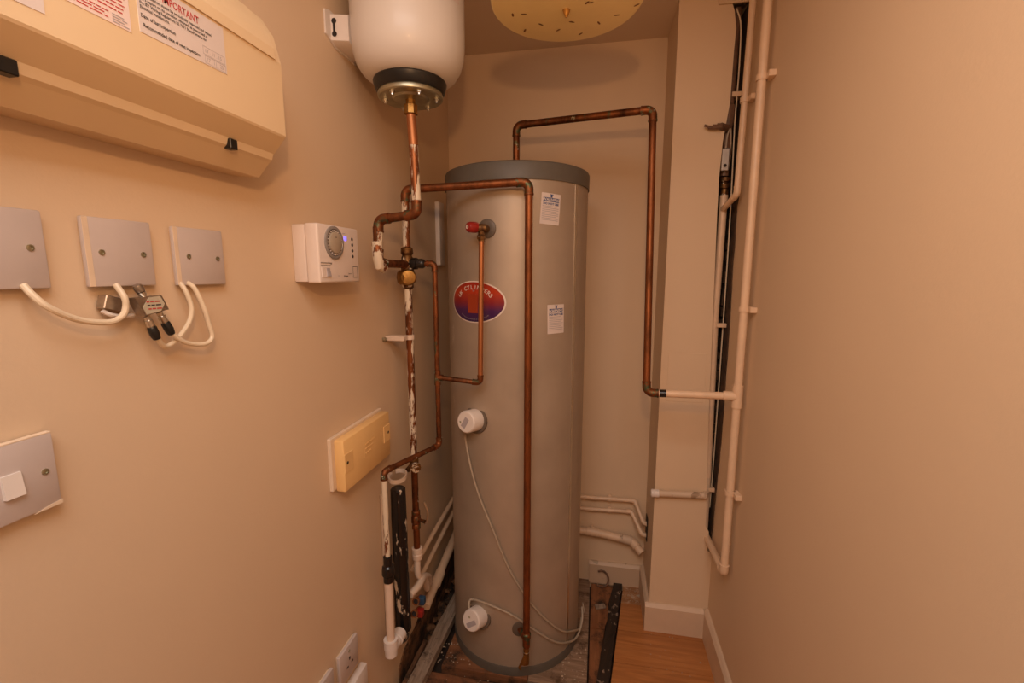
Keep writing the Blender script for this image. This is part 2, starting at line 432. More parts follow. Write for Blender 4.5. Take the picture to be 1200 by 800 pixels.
# black adhesive strip beside the laminate edge
bm = BM()
n = 16
L_, R_ = [], []
for k in range(n + 1):
    f = k / n; yy = 1.853 - f * .52
    xr = edge_x(yy) - .004 - random.uniform(0, .003); xl = xr - .036 - random.uniform(0, .006)
    L_.append((xl, yy)); R_.append((xr, yy))
prism(bm, L_ + R_[::-1], lambda a, b: (a, b, -.006), lambda a, b: (a, b, .011 + .002 * math.sin(b * 90)))
obj('adhesive_strip', bm, 'tar', floor, smooth=False)
# exposed lower strip of the left wall
bm = BM(); P0 = []
for k in range(15):
    yy = 1.235 + k * .045; P0.append((yy, .05 + .07 * min(1, k / 5) + random.uniform(-.014, .014)))
prism(bm, [(1.235, -.034)] + P0 + [(YB - .002, .13), (YB - .002, -.034)], lambda a, b: (XL, a, b), lambda a, b: (XL + .005, a, b))
wl = bpy.data.objects['wall_left']
obj('exposed_plaster', bm, 'rough', wl, smooth=False)

# ------------------------------------------------------------------ loose timber and dirt on the left of the tank
def bar(name, a, b, w, h, mat, label, cat, group=None, j=.002, end=0.):
    a = Vector(a); b = Vector(b); d = (b - a).normalized(); s = Vector((d.y, -d.x, 0)); n = 14; bm = BM(); rings = []
    for k in range(n + 1):
        p = a.lerp(b, k / n); q = lambda: random.uniform(-j, j)
        rings.append([bm.verts.new(p + s * (w / 2 + q()) + Vector((0, 0, 0))), bm.verts.new(p + s * (w / 2 + q()) + Vector((0, 0, h + q()))),
                      bm.verts.new(p - s * (w / 2 + q()) + Vector((0, 0, h + q()))), bm.verts.new(p - s * (w / 2 + q()))])
    skin(bm, rings)
    return tag(obj(name, bm, mat, smooth=False), label, cat, group)
bar('timber_batten', (-.560, 1.10, .0), (-.533, 1.66, .0), .047, .030, 'batten', 'rough grey timber batten lying between the left wall and the tank', 'timber')
bar('loose_timber', (-.596, 1.08, -.012), (-.592, 1.40, -.012), .014, .026, 'slat', 'thin brown timber slat tight against the foot of the left wall', 'timber', j=.0015)
bar('loose_timber', (-.578, 1.06, -.03), (-.586, 1.36, -.03), .012, .03, 'batten', 'thin paler timber slat between the wall slat and the grey batten', 'timber', j=.0015)
def lumps(name, spots, mat, label, cat):
    bm = BM()
    for (x, y, z, s) in spots:
        r = bmesh.ops.create_icosphere(bm, subdivisions=1, radius=s)
        for v in r['verts']:
            v.co = Vector((v.co.x * random.uniform(.6, 1.3), v.co.y * random.uniform(.6, 1.3), v.co.z * random.uniform(.35, .6))) + Vector((x, y, z + s * .3))
    o = obj(name, bm, mat, smooth=False, kind='stuff'); return tag(o, label, cat)
lumps('plaster_debris', [(random.uniform(-.52, -.40), random.uniform(1.33, 1.42), 0, random.uniform(.0012, .0035)) for _ in range(40)]
      + [(random.uniform(-.48, -.14), random.uniform(1.18, 1.30), -.003, random.uniform(.001, .003)) for _ in range(50)]
      + [(random.uniform(-.11, -.01), random.uniform(1.33, 1.5), 0, random.uniform(.001, .004)) for _ in range(40)],
      'crumb', 'pale plaster crumbs scattered on the bare boards around the tank', 'debris')
lumps('plaster_debris', [(random.uniform(.145, .205), random.uniform(1.76, 1.845), 0, random.uniform(.001, .003)) for _ in range(50)]
      + [(random.uniform(.21, .41), random.uniform(1.42, 1.61), 0, random.uniform(.0008, .0022)) for _ in range(26)]
      + [(.193 + .008 * k, 1.80 + .004 * k, .001, .006) for k in range(3)] + [(.385, 1.50, 0, .004), (.305, 1.595, 0, .003)],
      'crumb', 'pale dust and chips on the laminate by the boxed column', 'debris')
lumps('rubble', [(random.uniform(-.60, -.55), random.uniform(1.40, 1.80), random.uniform(-.02, .01), random.uniform(.008, .022)) for _ in range(46)],
      'rough', 'dark rubble heaped under the white pipes along the left wall', 'debris')
bm = BM(); lathe(bm, (-.494, 1.215, -.004), (0, 0, 1), [(0, .016), (.006, .016), (.009, .012), (.009, .004)], 18)
tag(obj('cut_pipe_stub', bm, 'cu'), 'small round copper stub in the boards in front of the batten', 'pipe')
bm = BM(); t0 = [(.045 + .03 * math.cos(a), 1.835 + .012 * math.sin(a), .035 + .03 * math.sin(a)) for a in [k * .45 - 2.4 for k in range(11)]]
tube(bm, [Vector(p) - Vector((0, 0, .0)) for p in t0], .004, 8)
tag(obj('pipe_loop', bm, 'ironpipe'), 'small dark loop of pipe by the back skirting right of the tank', 'pipe')
bm = BM()
box(bm, (.02, 1.700, -.005), (.062, 1.722, .004), .002, 1, Matrix.Translation((.04, 1.71, 0)) @ Matrix.Rotation(R(20), 4, 'Z') @ Matrix.Translation((-.04, -1.71, 0)))
tag(obj('wood_chip', bm, 'batten', smooth=False), 'pale splinter of wood on the reddish boards right of the tank', 'debris')
bm = BM()
box(bm, (-.215, 1.285, 0), (-.165, 1.293, .004), .001, 1)
bm.transform(Matrix.Translation((-.19, 1.30, 0)) @ Matrix.Rotation(R(18), 4, 'Z') @ Matrix.Translation((.19, -1.289, 0)))
tag(obj('wood_chip', bm, 'crumb', smooth=False), 'thin white sliver on the floor at the foot of the tank', 'debris')

# ------------------------------------------------------------------ hot water tank
TC = Vector((-.28, 1.56, 0)); TR = .235
def tp(deg, z, r=TR): return (TC.x + r * math.cos(R(deg)), TC.y + r * math.sin(R(deg)), z)
tank = thing('hot_water_tank', 'tall silver hot water cylinder with grey lid standing in the corner', 'water tank', (TC.x, TC.y, 0))
bm = BM(); lathe(bm, TC + Vector((0, 0, .03)), (0, 0, 1), [(0, TR), (1.59, TR)], 96); obj('shell', bm, 'tank', tank)
bm = BM(); lathe(bm, TC, (0, 0, 1), [(0, TR + .002), (.028, TR + .003), (.034, TR + .001), (.034, TR - .004)], 96); obj('base_rim', bm, 'lidgrey', tank)
bm = BM(); lathe(bm, TC + Vector((0, 0, 1.612)), (0, 0, 1), [(0, TR - .003), (0, TR + .004), (.044, TR + .004), (.050, TR + .001), (.053, TR - .006), (.054, .05)], 96)
obj('lid', bm, 'lidgrey', tank)
bm = BM()
prism(bm, [(-31.4, TR + .0018), (-29.2, TR + .0018), (-29.2, TR - .002), (-31.4, TR - .002)], lambda a, r: tp(a, .036, r), lambda a, r: tp(a, 1.611, r))
obj('seam_strip', bm, 'steel', tank)
# oval badge
def patch(outline, r0, cz=None):
    """closed patch on the jacket; outline in (deg, z)"""
    bm = BM(); c = (sum(p[0] for p in outline) / len(outline), sum(p[1] for p in outline) / len(outline)); n = len(outline); rg = []
    for s in (1., .75, .5, .25):
        rg.append([bm.verts.new(Vector(tp(c[0] + (p[0] - c[0]) * s, c[1] + (p[1] - c[1]) * s, r0))) for p in outline])
    for a, b in zip(rg, rg[1:]):
        for k in range(n): bm.faces.new((a[k], a[(k + 1) % n], b[(k + 1) % n], b[k]))
    bm.faces.new(rg[-1])
    lo = [bm.verts.new(Vector(tp(p[0], p[1], TR - .0005))) for p in outline]
    for k in range(n): bm.faces.new((lo[k], lo[(k + 1) % n], rg[0][(k + 1) % n], rg[0][k]))
    return bm
BC = (-113.7, 1.259)
def ov(a, b): return [(BC[0] + a * math.cos(t) , BC[1] + b * math.sin(t)) for t in [2 * math.pi * k / 40 for k in range(40)]]
badge = obj('oval_badge', patch(ov(26.2, .064), TR + .0008), 'inkwhite', tank, label='oval red and violet badge with white lettering')
obj('badge_face', patch(ov(24.9, .0605), TR + .0016), 'badge', badge)
obj('badge_emblem', patch([(-119.5 + k, 1.225) for k in range(10)] + [(-110, 1.225 + .0058 * k) for k in range(10)] + [(-110 - k, 1.283) for k in range(10)] + [(-119.5, 1.283 - .0058 * k) for k in range(10)], TR + .0021), plain('badge_orange', (.36, .045, .012), .4), badge)
KD = 180 / math.pi / TR
def arc_text(s, size, span, up=True, rad=.046, bold=.0):
    bm = BM(); n = len(s)
    for i, ch in enumerate(s):
        if ch == ' ': continue
        f = (i - (n - 1) / 2) / (n - 1)
        th = f * span
        if up: cx, cz = 1.50 * rad * math.sin(th), rad * math.cos(th); rot = -th * .75
        else: cx, cz = 1.45 * rad * math.sin(th), -rad * math.cos(th); rot = th * .75
        def pf(u, v, cx=cx, cz=cz, rot=rot):
            v -= size * .35
            x = cx + u * math.cos(rot) - v * math.sin(rot); z = cz + u * math.sin(rot) + v * math.cos(rot)
            return tp(BC[0] + x * KD, BC[1] + z, TR + .0024)
        join(bm, text_bm(ch, size, pf, 'CENTER', bold))
    return bm
obj('badge_lettering', arc_text('UK CYLINDERS', .0180, R(126), True, .0455, .0002), 'inkwhite', badge)
obj('badge_small_print', arc_text('0000000000000000'.replace('0', 'm'), .0065, R(84), False, .052), 'inkpale', badge)
bm = text_bm('for', .008, lambda u, v: tp(BC[0] + 0 + (u - .004) * KD, 1.285 + v + .006, TR + .0024)); obj('badge_lettering', bm, 'inkpale', badge)
# warning labels
def warn(deg, z0, z1, half, tilt, lab):
    mz = (z0 + z1) / 2
    def pl(u, v):  # metres on the jacket
        x = u * math.cos(tilt) - v * math.sin(tilt); z = u * math.sin(tilt) + v * math.cos(tilt)
        return (deg + x * KD, mz + z)
    h = (z1 - z0) / 2
    o = []
    for (a, b) in ((-half, -h), (half, -h), (half, h), (-half, h)): o.append((a, b))
    ol = []
    for i in range(4):
        a = o[i]; b = o[(i + 1) % 4]
        for k in range(6): ol.append(pl(a[0] + (b[0] - a[0]) * k / 6, a[1] + (b[1] - a[1]) * k / 6))
    w = obj('warning_label', patch(ol, TR + .0007), 'paper', tank, label=lab)
    def tx(s, size, x, yy, mat, al='CENTER', bold=0.):
        obj('label_lettering', text_bm(s, size, lambda u, v: tp(*pl(x + u, yy + v), TR + .0016), al, bold), mat, w)
    def bars(rects, mat, nm, r=.0012):
        bm = BM()
        for (a, b, c, d) in rects:
            nn = 5; vs0 = []
            for k in range(nn + 1):
                x = a + (c - a) * k / nn
                vs0.append((bm.verts.new(Vector(tp(*pl(x, b), TR + r))), bm.verts.new(Vector(tp(*pl(x, d), TR + r)))))
            for p, q in zip(vs0, vs0[1:]): bm.faces.new((p[0], q[0], q[1], p[1]))
        obj(nm, bm, mat, w)
    bars([(-half * .82, h * .46, half * .86, h * .72)], 'inkblue', 'label_heading_bar')
    obj('label_lettering', text_bm('WARNING', .0115, lambda u, v: tp(*pl(u, h * .50 + v), TR + .0018), 'CENTER', .0002), 'inkwhite', w)
    bars([(-.003, h * .74, .003, h * .94), (-.006, h * .90, .006, h * .94)], 'inkblue', 'label_symbol')
    tx('DO NOT USE', .0085, 0, h * .26, 'inkblue', bold=.0003)
    bars([(-half * .85, h * (.14 - .11 * k), half * (.85 if k % 3 else .6), h * (.175 - .11 * k)) for k in range(9)], 'inkpale', 'label_text_lines')
    return w
warn(-55.3, 1.487, 1.575, .0315, R(-4), 'small white warning label near the top of the jacket')
warn(-49.4, 1.164, 1.252, .030, R(1), 'small white warning label half way down the jacket')
def heater(deg, z, tiltz, lab):
    a = R(deg); d = Vector((math.cos(a), math.sin(a), tiltz)).normalized()
    s = Vector(tp(deg, z, TR))
    bm = BM(); lathe(bm, s - d * .008, d, [(0, .044), (.010, .044), (.011, .040), (.011, .02)], 32); obj('gasket_recess', bm, 'grey', tank)
    bm = BM(); lathe(bm, s, d, [(0, .035), (.045, .035), (.049, .0335), (.051, .031)], 40)
    c = obj('heater_cap', bm, 'white', tank, label=lab)
    _, u, v = frame(d)
    f = s + d * .0515
    side = Vector((-math.sin(a), math.cos(a), 0)); upv = d.cross(side).normalized() * (1 if d.cross(side).z > 0 else -1)
    rot = R(-28) if z > .5 else R(38)
    e1 = side * math.cos(rot) + upv * math.sin(rot); e2 = -side * math.sin(rot) + upv * math.cos(rot)
    bm = BM()
    prism(bm, [(-.0085, -.020), (.0085, -.020), (.0085, .014), (-.0085, .014)] if z > .5 else [(-.021, -.017), (.017, -.017), (.017, -.002), (-.021, -.002)],
          lambda p, q: f + e1 * p + e2 * q - d * .003, lambda p, q: f + e1 * p + e2 * q + d * .0006)
    obj('cap_plate', bm, 'inkpale', c, smooth=False)
    bm = BM(); lathe(bm, f + e1 * (-.016 if z > .5 else .0) + e2 * (-.012 if z > .5 else .011) - d * .002, d, [(0, .0032), (.0032, .0032), (.002, .002)], 12); obj('cap_screw', bm, 'zinc', c)
    return s, d
heater(-113.5, .886, .12, 'white upper immersion heater cap')
heater(-112.0, .196, .30, 'white lower immersion heater cap')
# connection boss low on the jacket, behind the drop pipe
bm = BM(); lathe(bm, tp(-77, .178, TR - .004), (math.cos(R(-77)), math.sin(R(-77)), 0), [(0, .026), (.007, .026), (.008, .022), (.008, .01)], 28); obj('gasket', bm, 'grey', tank)
bm = BM(); lathe(bm, TC + Vector((0, 0, 1.664)), (0, 0, 1), [(0, .02), (.012, .02), (.014, .014), (.03, .014)], 20); obj('top_outlet', bm, 'dullbrass', tank)
# flexes hanging on the jacket
def flexrun(name, pts, r, mat, label, cat='cable', group=None):
    bm = BM(); tube(bm, spline(pts, 6), r, 10); return tag(obj(name, bm, mat), label, cat, group)
fx = lambda p, k=1.012: (TC.x + (p[0] - TC.x) * k, TC.y + (p[1] - TC.y) * k, p[2])
flexrun('flex_cable', [(-.400, 1.322, .858)] + [fx(p) for p in ((-.412, 1.361, .819), (-.393, 1.349, .73), (-.362, 1.335, .636), (-.314, 1.323, .529), (-.258, 1.322, .393), (-.184, 1.341, .26), (-.103, 1.399, .138), (-.056, 1.477, .075))] + [(-.035, 1.53, .045), (-.03, 1.55, .07)],
        .0036, 'flex', 'grey flex hanging from the upper immersion heater cap down the tank')
flexrun('flex_cable', [(-.395, 1.315, .222), (-.402, 1.335, .247)] + [fx(p) for p in ((-.387, 1.346, .252), (-.325, 1.325, .257), (-.252, 1.323, .233), (-.17, 1.348, .162), (-.116, 1.386, .101), (-.075, 1.44, .058))] + [(-.044, 1.49, .04), (-.028, 1.54, .065), (-.03, 1.57, .10)],
        .0036, 'flex', 'grey flex looping from the lower immersion heater cap round the tank foot')
flexrun('wire_tail', [(-.03, 1.56, .07), (-.022, 1.55, .10), (-.028, 1.56, .125)], .0016, 'flex', 'frayed wire ends beside the tank foot on the right')

# ------------------------------------------------------------------ relief valve and its discharge pipe (15 mm)
rv = thing('relief_valve', 'red-capped brass relief valve with copper drop pipe on the tank front', 'valve', (-.336, 1.3, 1.0))
dv = Vector(tp(-101.7, 1.475, TR)); dn = Vector((math.cos(R(-101.7)), math.sin(R(-101.7)), 0))
bm = BM(); lathe(bm, dv - dn * .003, dn, [(0, .028), (.006, .028), (.008, .025), (.008, .008)], 30); obj('mounting_disc', bm, 'grey', rv)
hub = Vector((-.333, 1.283, 1.472))
bm = BM(); rod(bm, dv, hub, .011); lathe(bm, hub + Vector((.012, .004, 0)), (-1, -.35, 0), [(0, .012), (.02, .013), (.026, .010)], 20)
lathe(bm, hub, (0, 0, -1), [(0, .010), (.018, .010), (.02, .013), (.03, .013), (.031, .010), (.036, .010)], 6)
obj('valve_body', bm, 'dullbrass', rv)
kp = hub + Vector((-.016, -.006, .002)); kd = Vector((-.62, -.78, 0)).normalized()
bm = BM(); lathe(bm, kp - kd * .006, kd, [(0, .014), (.008, .016), (.026, .015), (.032, .012), (.034, .006)], 10); kn = obj('red_cap', bm, 'red', rv)
bm = BM(); lathe(bm, kp + kd * .0275, kd, [(0, .0052), (.0015, .0052), (.0016, .0038), (.0005, .0034)], 16); obj('cap_ring', bm, 'inkwhite', kn)
pipe_run(rv, [(-.333, 1.283, 1.445), (-.341, 1.283, 1.022), (-.478, 1.283, 1.034)], .0075, ['cubright', 'cudark'], 'fit', fit=1.2)

# ------------------------------------------------------------------ cold feed run: from the wall pipe across the tank and down its front (22 mm)
feed = thing('feed_pipe', 'copper pipe crossing under the lid then dropping down the tank front to a drain cock', 'pipe', (-.198, 1.29, .08))
PX, PY = -.56, 1.283
pipe_run(feed, [(PX, PY, 1.42), (PX, PY, 1.585), (-.198, 1.288, 1.595), (-.199, 1.29, .17)], .011, ['cupaint2', 'cu', 'cu'], 'fit', rad=.02)
b2 = Vector(tp(-77, .178, TR - .001))
bm = BM(); rod(bm, (-.199, 1.29, .178), b2, .010); lathe(bm, (-.199, 1.29, .205), (0, 0, -1), [(0, .0115), (.004, .0145), (.018, .0145), (.02, .0125), (.05, .0125), (.052, .009), (.075, .008)], 16)
obj('drain_tee', bm, 'fit', feed)
bm = BM(); rod(bm, (-.199, 1.29, .150), (-.199, 1.29, .092), .0095, 14); prism(bm, [(-.0, .0), (.012, .0), (.012, .03), (.006, .034), (-.012, -.012), (-.004, -.02)], lambda a, b: (-.208 + a - .004, 1.279, .100 + b - .008), lambda a, b: (-.208 + a - .004, 1.285, .100 + b - .008))
obj('drain_cock', bm, 'brass', feed)
bm = BM(); lathe(bm, (-.199, 1.29, .134), (0, 0, 1), [(0, .0105), (.003, .0105)], 16); obj('cock_ring', bm, 'steel', feed)

# ------------------------------------------------------------------ vent / outlet run over the tank to the right wall (22 mm)
vent = thing('outlet_pipe', 'copper pipe rising from the tank top, across and down to the right wall pipe', 'pipe', (TC.x, TC.y, 1.69))
pipe_run(vent, [(-.283, 1.56, 1.685), (-.283, 1.56, 1.826), (.141, 1.485, 1.824), (.150, 1.40, .986), (.405, 1.392, .990)], .011,
         ['cuspot', 'cudark', 'cu', 'pipepaint'], 'fit', rad=.02)
bm = BM(); rod(bm, (.188, 1.399, .9865), (.207, 1.398, .987), .0118); obj('solder_ring', bm, M['blackpaint'], vent)
# painted riser on the right wall
ri = thing('riser_pipe', 'thick cream painted vertical pipe on the right wall, nearest the camera', 'pipe', (.405, 1.39, .42))
pipe_run(ri, [(.405, 1.39, ZC - .002), (.405, 1.39, .425), (.412, 1.66, .39)], .0115, 'pipepaint', 'pipepaint', rad=.016)
bm = BM(); rod(bm, (.405, 1.39, .957), (.405, 1.39, 1.023), .0145, 18); rod(bm, (.405, 1.39, .99), (.368, 1.393, .99), .0142, 18); obj('tee', bm, 'pipepaint', ri)
def clip(par, c, r, wall=(1, 0, 0), w=.012, mat='pvc', nm='clip', gap=.03):
    c = Vector(c); wv = Vector(wall).normalized(); zt = Vector((0, 0, 1)) if abs(wv.z) < .5 else Vector((1, 0, 0))
    return c
def vclip(par, c, r, wx, mat='pipepaint'):
    """band round a vertical pipe fixed to the wall plane x = wx"""
    bm = BM(); x, y, z = c
    lathe(bm, (x, y, z - .007), (0, 0, 1), [(0, r), (0, r + .0028), (.014, r + .0028), (.014, r)], 20, False, False)
    s = 1 if wx > x else -1
    box(bm, (min(x + s * r * .6, wx), y - .007, z - .007), (max(x + s * r * .6, wx), y + .007, z + .007), .001, 1)
    box(bm, (min(wx, wx - s * .018), y - .034, z - .008), (max(wx, wx - s * .018), y - .008, z + .008), .0015, 1)
    k = obj('clip', bm, mat, par); return k
for z in (1.855, 1.245, .69): vclip(ri, (.405, 1.39, z), .0118, XR)
r2 = thing('riser_pipe', 'thinner cream painted pipe on the right wall bending into the open chase', 'pipe', (.405, 1.54, 1.56))
pipe_run(r2, [(.405, 1.52, ZC - .002), (.405, 1.545, 1.585), (.394, 1.648, 1.555)], .0095, 'pipepaint', 'pipepaint', rad=.014, fit=1.08)
vclip(r2, (.405, 1.535, 1.85), .0098, XR)
# old pipework inside the chase
ch = thing('chase_pipe', 'brown old pipe with stop valve and earth clamp inside the open chase', 'pipe', (.40, 1.69, .4))
bm = BM(); rod(bm, (.399, 1.662, ZC - .03), (.394, 1.658, 1.84), .0125, 18); obj('pipe', bm, 'ironpipe', ch)
bm = BM(); lathe(bm, (.393, 1.662, 1.90), (0, 0, -1), [(0, .015), (.02, .015), (.025, .02), (.05, .020), (.07, .018), (.10, .012), (.14, .016), (.17, .017), (.2, .012), (.24, .013)], 10)
for k in range(5): rod(bm, (.390 - k * .013, max(1.613, 1.650 - k * .018), 1.804 - k * .001), (.376 - k * .013, max(1.613, 1.637 - k * .018), 1.805 - k * .001), .013 - k * .0018, 10)
rod(bm, (.33, 1.613, 1.801), (.312, 1.610, 1.807), .004, 8)
obj('stop_valve', bm, 'ironpipe', ch)
bm = BM(); lathe(bm, (.396, 1.66, 1.655), (0, 0, -1), [(0, .013), (.0, .0165), (.012, .0175), (.016, .013), (.022, .0175), (.034, .0165), (.036, .012), (.055, .012)], 14); obj('compression_nut', bm, 'dullbrass', ch)
bm = BM(); box(bm, (.374, 1.634, 1.672), (.398, 1.640, 1.742), .002, 1); tg = obj('earth_clamp', bm, 'steel', ch)
bm = BM(); lathe(bm, (.386, 1.636, 1.688), (0, -1, 0), [(0, .005), (.006, .005), (.007, .003)], 6); obj('clamp_bolt', bm, 'dark', tg)
bm = BM(); tube(bm, spline([(.386, 1.637, 1.742), (.388, 1.635, 1.78), (.397, 1.64, 1.80), (.403, 1.65, 1.76), (.405, 1.66, 1.70), (.40, 1.665, 1.66)], 6), .0025, 8); obj('earth_wire', bm, 'flex', ch)
pipe_run(ch, [(.396, 1.662, 1.60), (.392, 1.658, 1.2), (.402, 1.652, .62), (.403, 1.65, .43)], .0125, ['pipepaint', 'pipepaint', 'pipeold'], 'pipepaint', fit=1.0, collar=False)
bm = BM(); tube(bm, spline([(.403, 1.65, .44), (.402, 1.649, .40), (.407, 1.655, .38), (.418, 1.68, .38)], 6), .013, 12); obj('bend', bm, 'pipeold', ch)
flexrun('thin_wire', [(.391, 1.64, 2.15), (.406, 1.64, 2.10), (.411, 1.645, 1.98), (.411, 1.65, 1.85), (.414, 1.66, 1.78), (.4195, 1.66, 1.5), (.421, 1.66, 1.1), (.421, 1.66, .7), (.419, 1.66, .5)], .0022, 'cable', 'thin cream wire running down inside the open chase', 'wire')
for z, nm in ((1.905, 'upper'), (1.17, 'middle'), (.575, 'lower')):
    bm = BM(); box(bm, (.395, 1.640, z - .007), (.428, 1.655, z + .007), .001, 1); box(bm, (.397, 1.655, z - .004), (.427, 1.69, z + .004)); k = obj('pipe_clip', bm, 'pipepaint'); tag(k, 'small cream clip on the %s part of the open chase' % nm, 'clip')
st = thing('stub_pipe', 'short horizontal dusty pipe across the boxed column with a white end cap', 'pipe', (.30, 1.615, .55))
bm = BM(); rod(bm, (.222, 1.612, .560), (.385, 1.612, .566), .0115, 18); rod(bm, (.385, 1.612, .566), (.402, 1.648, .566), .0115, 14); obj('pipe', bm, 'pipeold', st)
bm = BM(); lathe(bm, (.204, 1.612, .559), (1, 0, .03), [(0, .011), (.003, .0145), (.009, .0145), (.010, .0135), (.012, .0145), (.018, .0145), (.019, .0135), (.021, .0145), (.027, .0145), (.029, .0125)], 20); obj('end_cap', bm, 'white', st)

# ------------------------------------------------------------------ vertical main on the left wall with mixer valve
mn = thing('wall_main_pipe', 'paint-splashed vertical copper pipe on the left wall with valves', 'pipe', (PX, PY, .46))
bm = BM(); rod(bm, (PX, PY, 1.30), (PX, PY, .758), .0112, 18); obj('pipe', bm, 'cupaint', mn)
bm = BM(); rod(bm, (PX, PY, .758), (PX, PY, .58), .0105, 18); obj('pipe', bm, 'cuspot', mn)
bm = BM(); rod(bm, (PX, PY, .53), (PX, PY, .44), .0105, 18); obj('pipe', bm, 'cu', mn)
mx = BM()
lathe(mx, (PX, PY, 1.422), (0, 0, -1), [(0, .0125), (.004, .0175), (.018, .0185), (.024, .0135), (.03, .0165), (.06, .0185), (.075, .019), (.09, .015), (.10, .0165), (.118, .0165), (.122, .0125)], 12)
mxo = obj('mixer_body', mx, 'dullbrass', mn)
bm = BM(); lathe(bm, (PX, PY, 1.334), Vector((.45, -.85, 0)), [(-.004, .012), (.008, .022), (.020, .024), (.026, .020), (.028, .010)], 18); obj('mixer_cap', bm, 'brass', mxo)
bm = BM(); lathe(bm, (PX, PY, 1.334), Vector((-.6, -.8, -.02)), [(.0, .012), (.010, .021), (.026, .021), (.029, .014)], 8); obj('mixer_cap', bm, 'brass', mxo)
bm = BM(); lathe(bm, (PX + .010, PY, 1.374), (1, 0, 0), [(0, .014), (.006, .0175), (.020, .0175), (.022, .014), (.036, .0145), (.042, .0125), (.046, .008)], 10); obj('black_nut', bm, 'black', mn)
bm = BM(); lathe(bm, (PX, PY, .775), (0, 0, -1), [(0, .0115), (.006, .014), (.012, .015), (.034, .015), (.04, .0115)], 8)
rod(bm, (PX, PY, .755), (PX + .016, PY - .03, .752), .0105, 12); lathe(bm, (PX + .010, PY - .018, .752), (.5, -.86, 0), [(0, .010), (.012, .0165), (.018, .0165), (.02, .010)], 12)
rod(bm, (PX, PY, .755), (PX - .008, PY - .034, .742), .008, 10)
obj('gate_valve', bm, 'dullbrass', mn)
bm = BM(); lathe(bm, (PX, PY, .592), (0, 0, -1), [(0, .0115), (.003, .0145), (.014, .0145), (.016, .012), (.022, .016), (.04, .016), (.045, .012), (.05, .0145), (.062, .0145), (.064, .0115)], 8)
rod(bm, (PX, PY, .562), (PX + .036, PY - .012, .562), .006, 10); sv = obj('stop_valve', bm, 'fit', mn)
bm = BM(); tube(bm, [(PX + .034, PY - .010, .552), (PX + .044, PY - .012, .57), (PX + .046, PY - .012, .60), (PX + .034, PY - .010, .63)], .0035, 8); obj('lever', bm, 'steel', sv)
# wall clip holding the main
bm = BM(); lathe(bm, (PX, PY, 1.148), (0, 0, 1), [(0, .0115), (0, .0142), (.014, .0142), (.014, .0115)], 20, False, False)
box(bm, (XL, PY - .045, 1.148), (PX, PY - .010, 1.162), .002, 1); cl = obj('clip', bm, 'pvc', mn, label='white plastic clip')
bm = BM(); lathe(bm, (XL + .002, PY - .058, 1.155), (1, 0, 0), [(0, .006), (.008, .006), (.009, .002)], 14); obj('clip_screw', bm, 'zinc', cl)
# white coupling and branch at its foot
bm = BM(); lathe(bm, (PX, PY, .462), (0, 0, -1), [(0, .012), (.001, .0175), (.016, .0175), (.018, .015), (.022, .0175), (.038, .0165), (.04, .013)], 20); obj('white_coupling', bm, 'pvc', mn)
bm = BM(); tube(bm, spline([(PX, PY, .43), (PX, PY - .004, .385), (PX + .002, PY + .005, .355), (PX + .004, PY + .05, .325), (PX - .004, PY + .10, .285), (PX - .01, PY + .13, .24)], 6), .0105, 12); obj('white_branch', bm, 'pvc', mn)

# drop loop between vessel and mixer (vessel tail)
# ------------------------------------------------------------------ expansion vessel
VX, VY = -.461, 1.11
vs = thing('expansion_vessel', 'white enamelled expansion vessel bracketed high on the left wall', 'vessel', (VX, VY, 1.76))
prof = [(1.797, .080), (1.803, .096), (1.815, .111), (1.832, .1225), (1.855, .1295), (1.885, .132), (2.12, .132), (2.15, .12), (2.165, .09), (2.17, .02)]
bm = BM(); lathe(bm, (VX, VY, 0), (0, 0, 1), prof, 72); sh = obj('shell', bm, 'enamel', vs)
bm = BM(); lathe(bm, (VX, VY, 1.774), (0, 0, 1), [(0, .078), (.004, .082), (.022, .087), (.028, .084)], 56); obj('rubber_collar', bm, 'black', vs)
bm = BM(); lathe(bm, (VX, VY, 1.760), (0, 0, 1), [(0, .014), (0, .040), (.004, .045), (.003, .050), (.002, .074), (.004, .077), (.008, .078), (.014, .076)], 56); fl = obj('flange', bm, 'zinc', vs)
for k in range(6):
    a = R(60 * k + 10); bm = BM(); lathe(bm, (VX + .062 * math.cos(a), VY + .062 * math.sin(a), 1.763), (0, 0, -1), [(0, .0065), (.004, .0065), (.0042, .003), (.009, .003)], 6); obj('bolt', bm, 'steel', fl)
bm = BM(); lathe(bm, (VX, VY - .002, 1.768), (0, 0, -1), [(0, .018), (.006, .018), (.007, .012), (.018, .012), (.020, .017), (.040, .017), (.042, .0125)], 8); obj('union_nut', bm, 'brass', vs)
bm = BM()  # bracket: wall plate, arm, rib
prism(bm, [(1.012, 1.878), (1.012, 1.928), (1.03, 1.934), (1.14, 1.934), (1.14, 1.862), (1.05, 1.862)], lambda y, z: (XL, y, z), lambda y, z: (XL + .004, y, z))
prism(bm, [(1.032, 1.872), (1.032, 1.926), (1.045, 1.93), (1.13, 1.93), (1.13, 1.866), (1.045, 1.866)], lambda y, z: (XL + .004, y, z), lambda y, z: (VX - .115, y + .006, z - .002))
br = obj('wall_bracket', bm, 'white', vs)
bm = BM()
for z in (1.885, 1.912): lathe(bm, (XL + .012, 1.0328, z), (0, -1, 0), [(0, .006), (.0008, .006)], 12)
box(bm, (XL + .0095, 1.0315, 1.885), (XL + .0145, 1.033, 1.912)); obj('keyhole_slot', bm, 'dark', br)
def vlab(d, z, r=.1328): return (VX + r * math.cos(R(d)), VY + r * math.sin(R(d)), z)
bm = BM(); g0 = [(bm.verts.new(vlab(-34 + 2.5 * k, 1.945)), bm.verts.new(vlab(-34 + 2.5 * k, 2.05))) for k in range(11)]
for p, q in zip(g0, g0[1:]): bm.faces.new((p[0], q[0], q[1], p[1]))
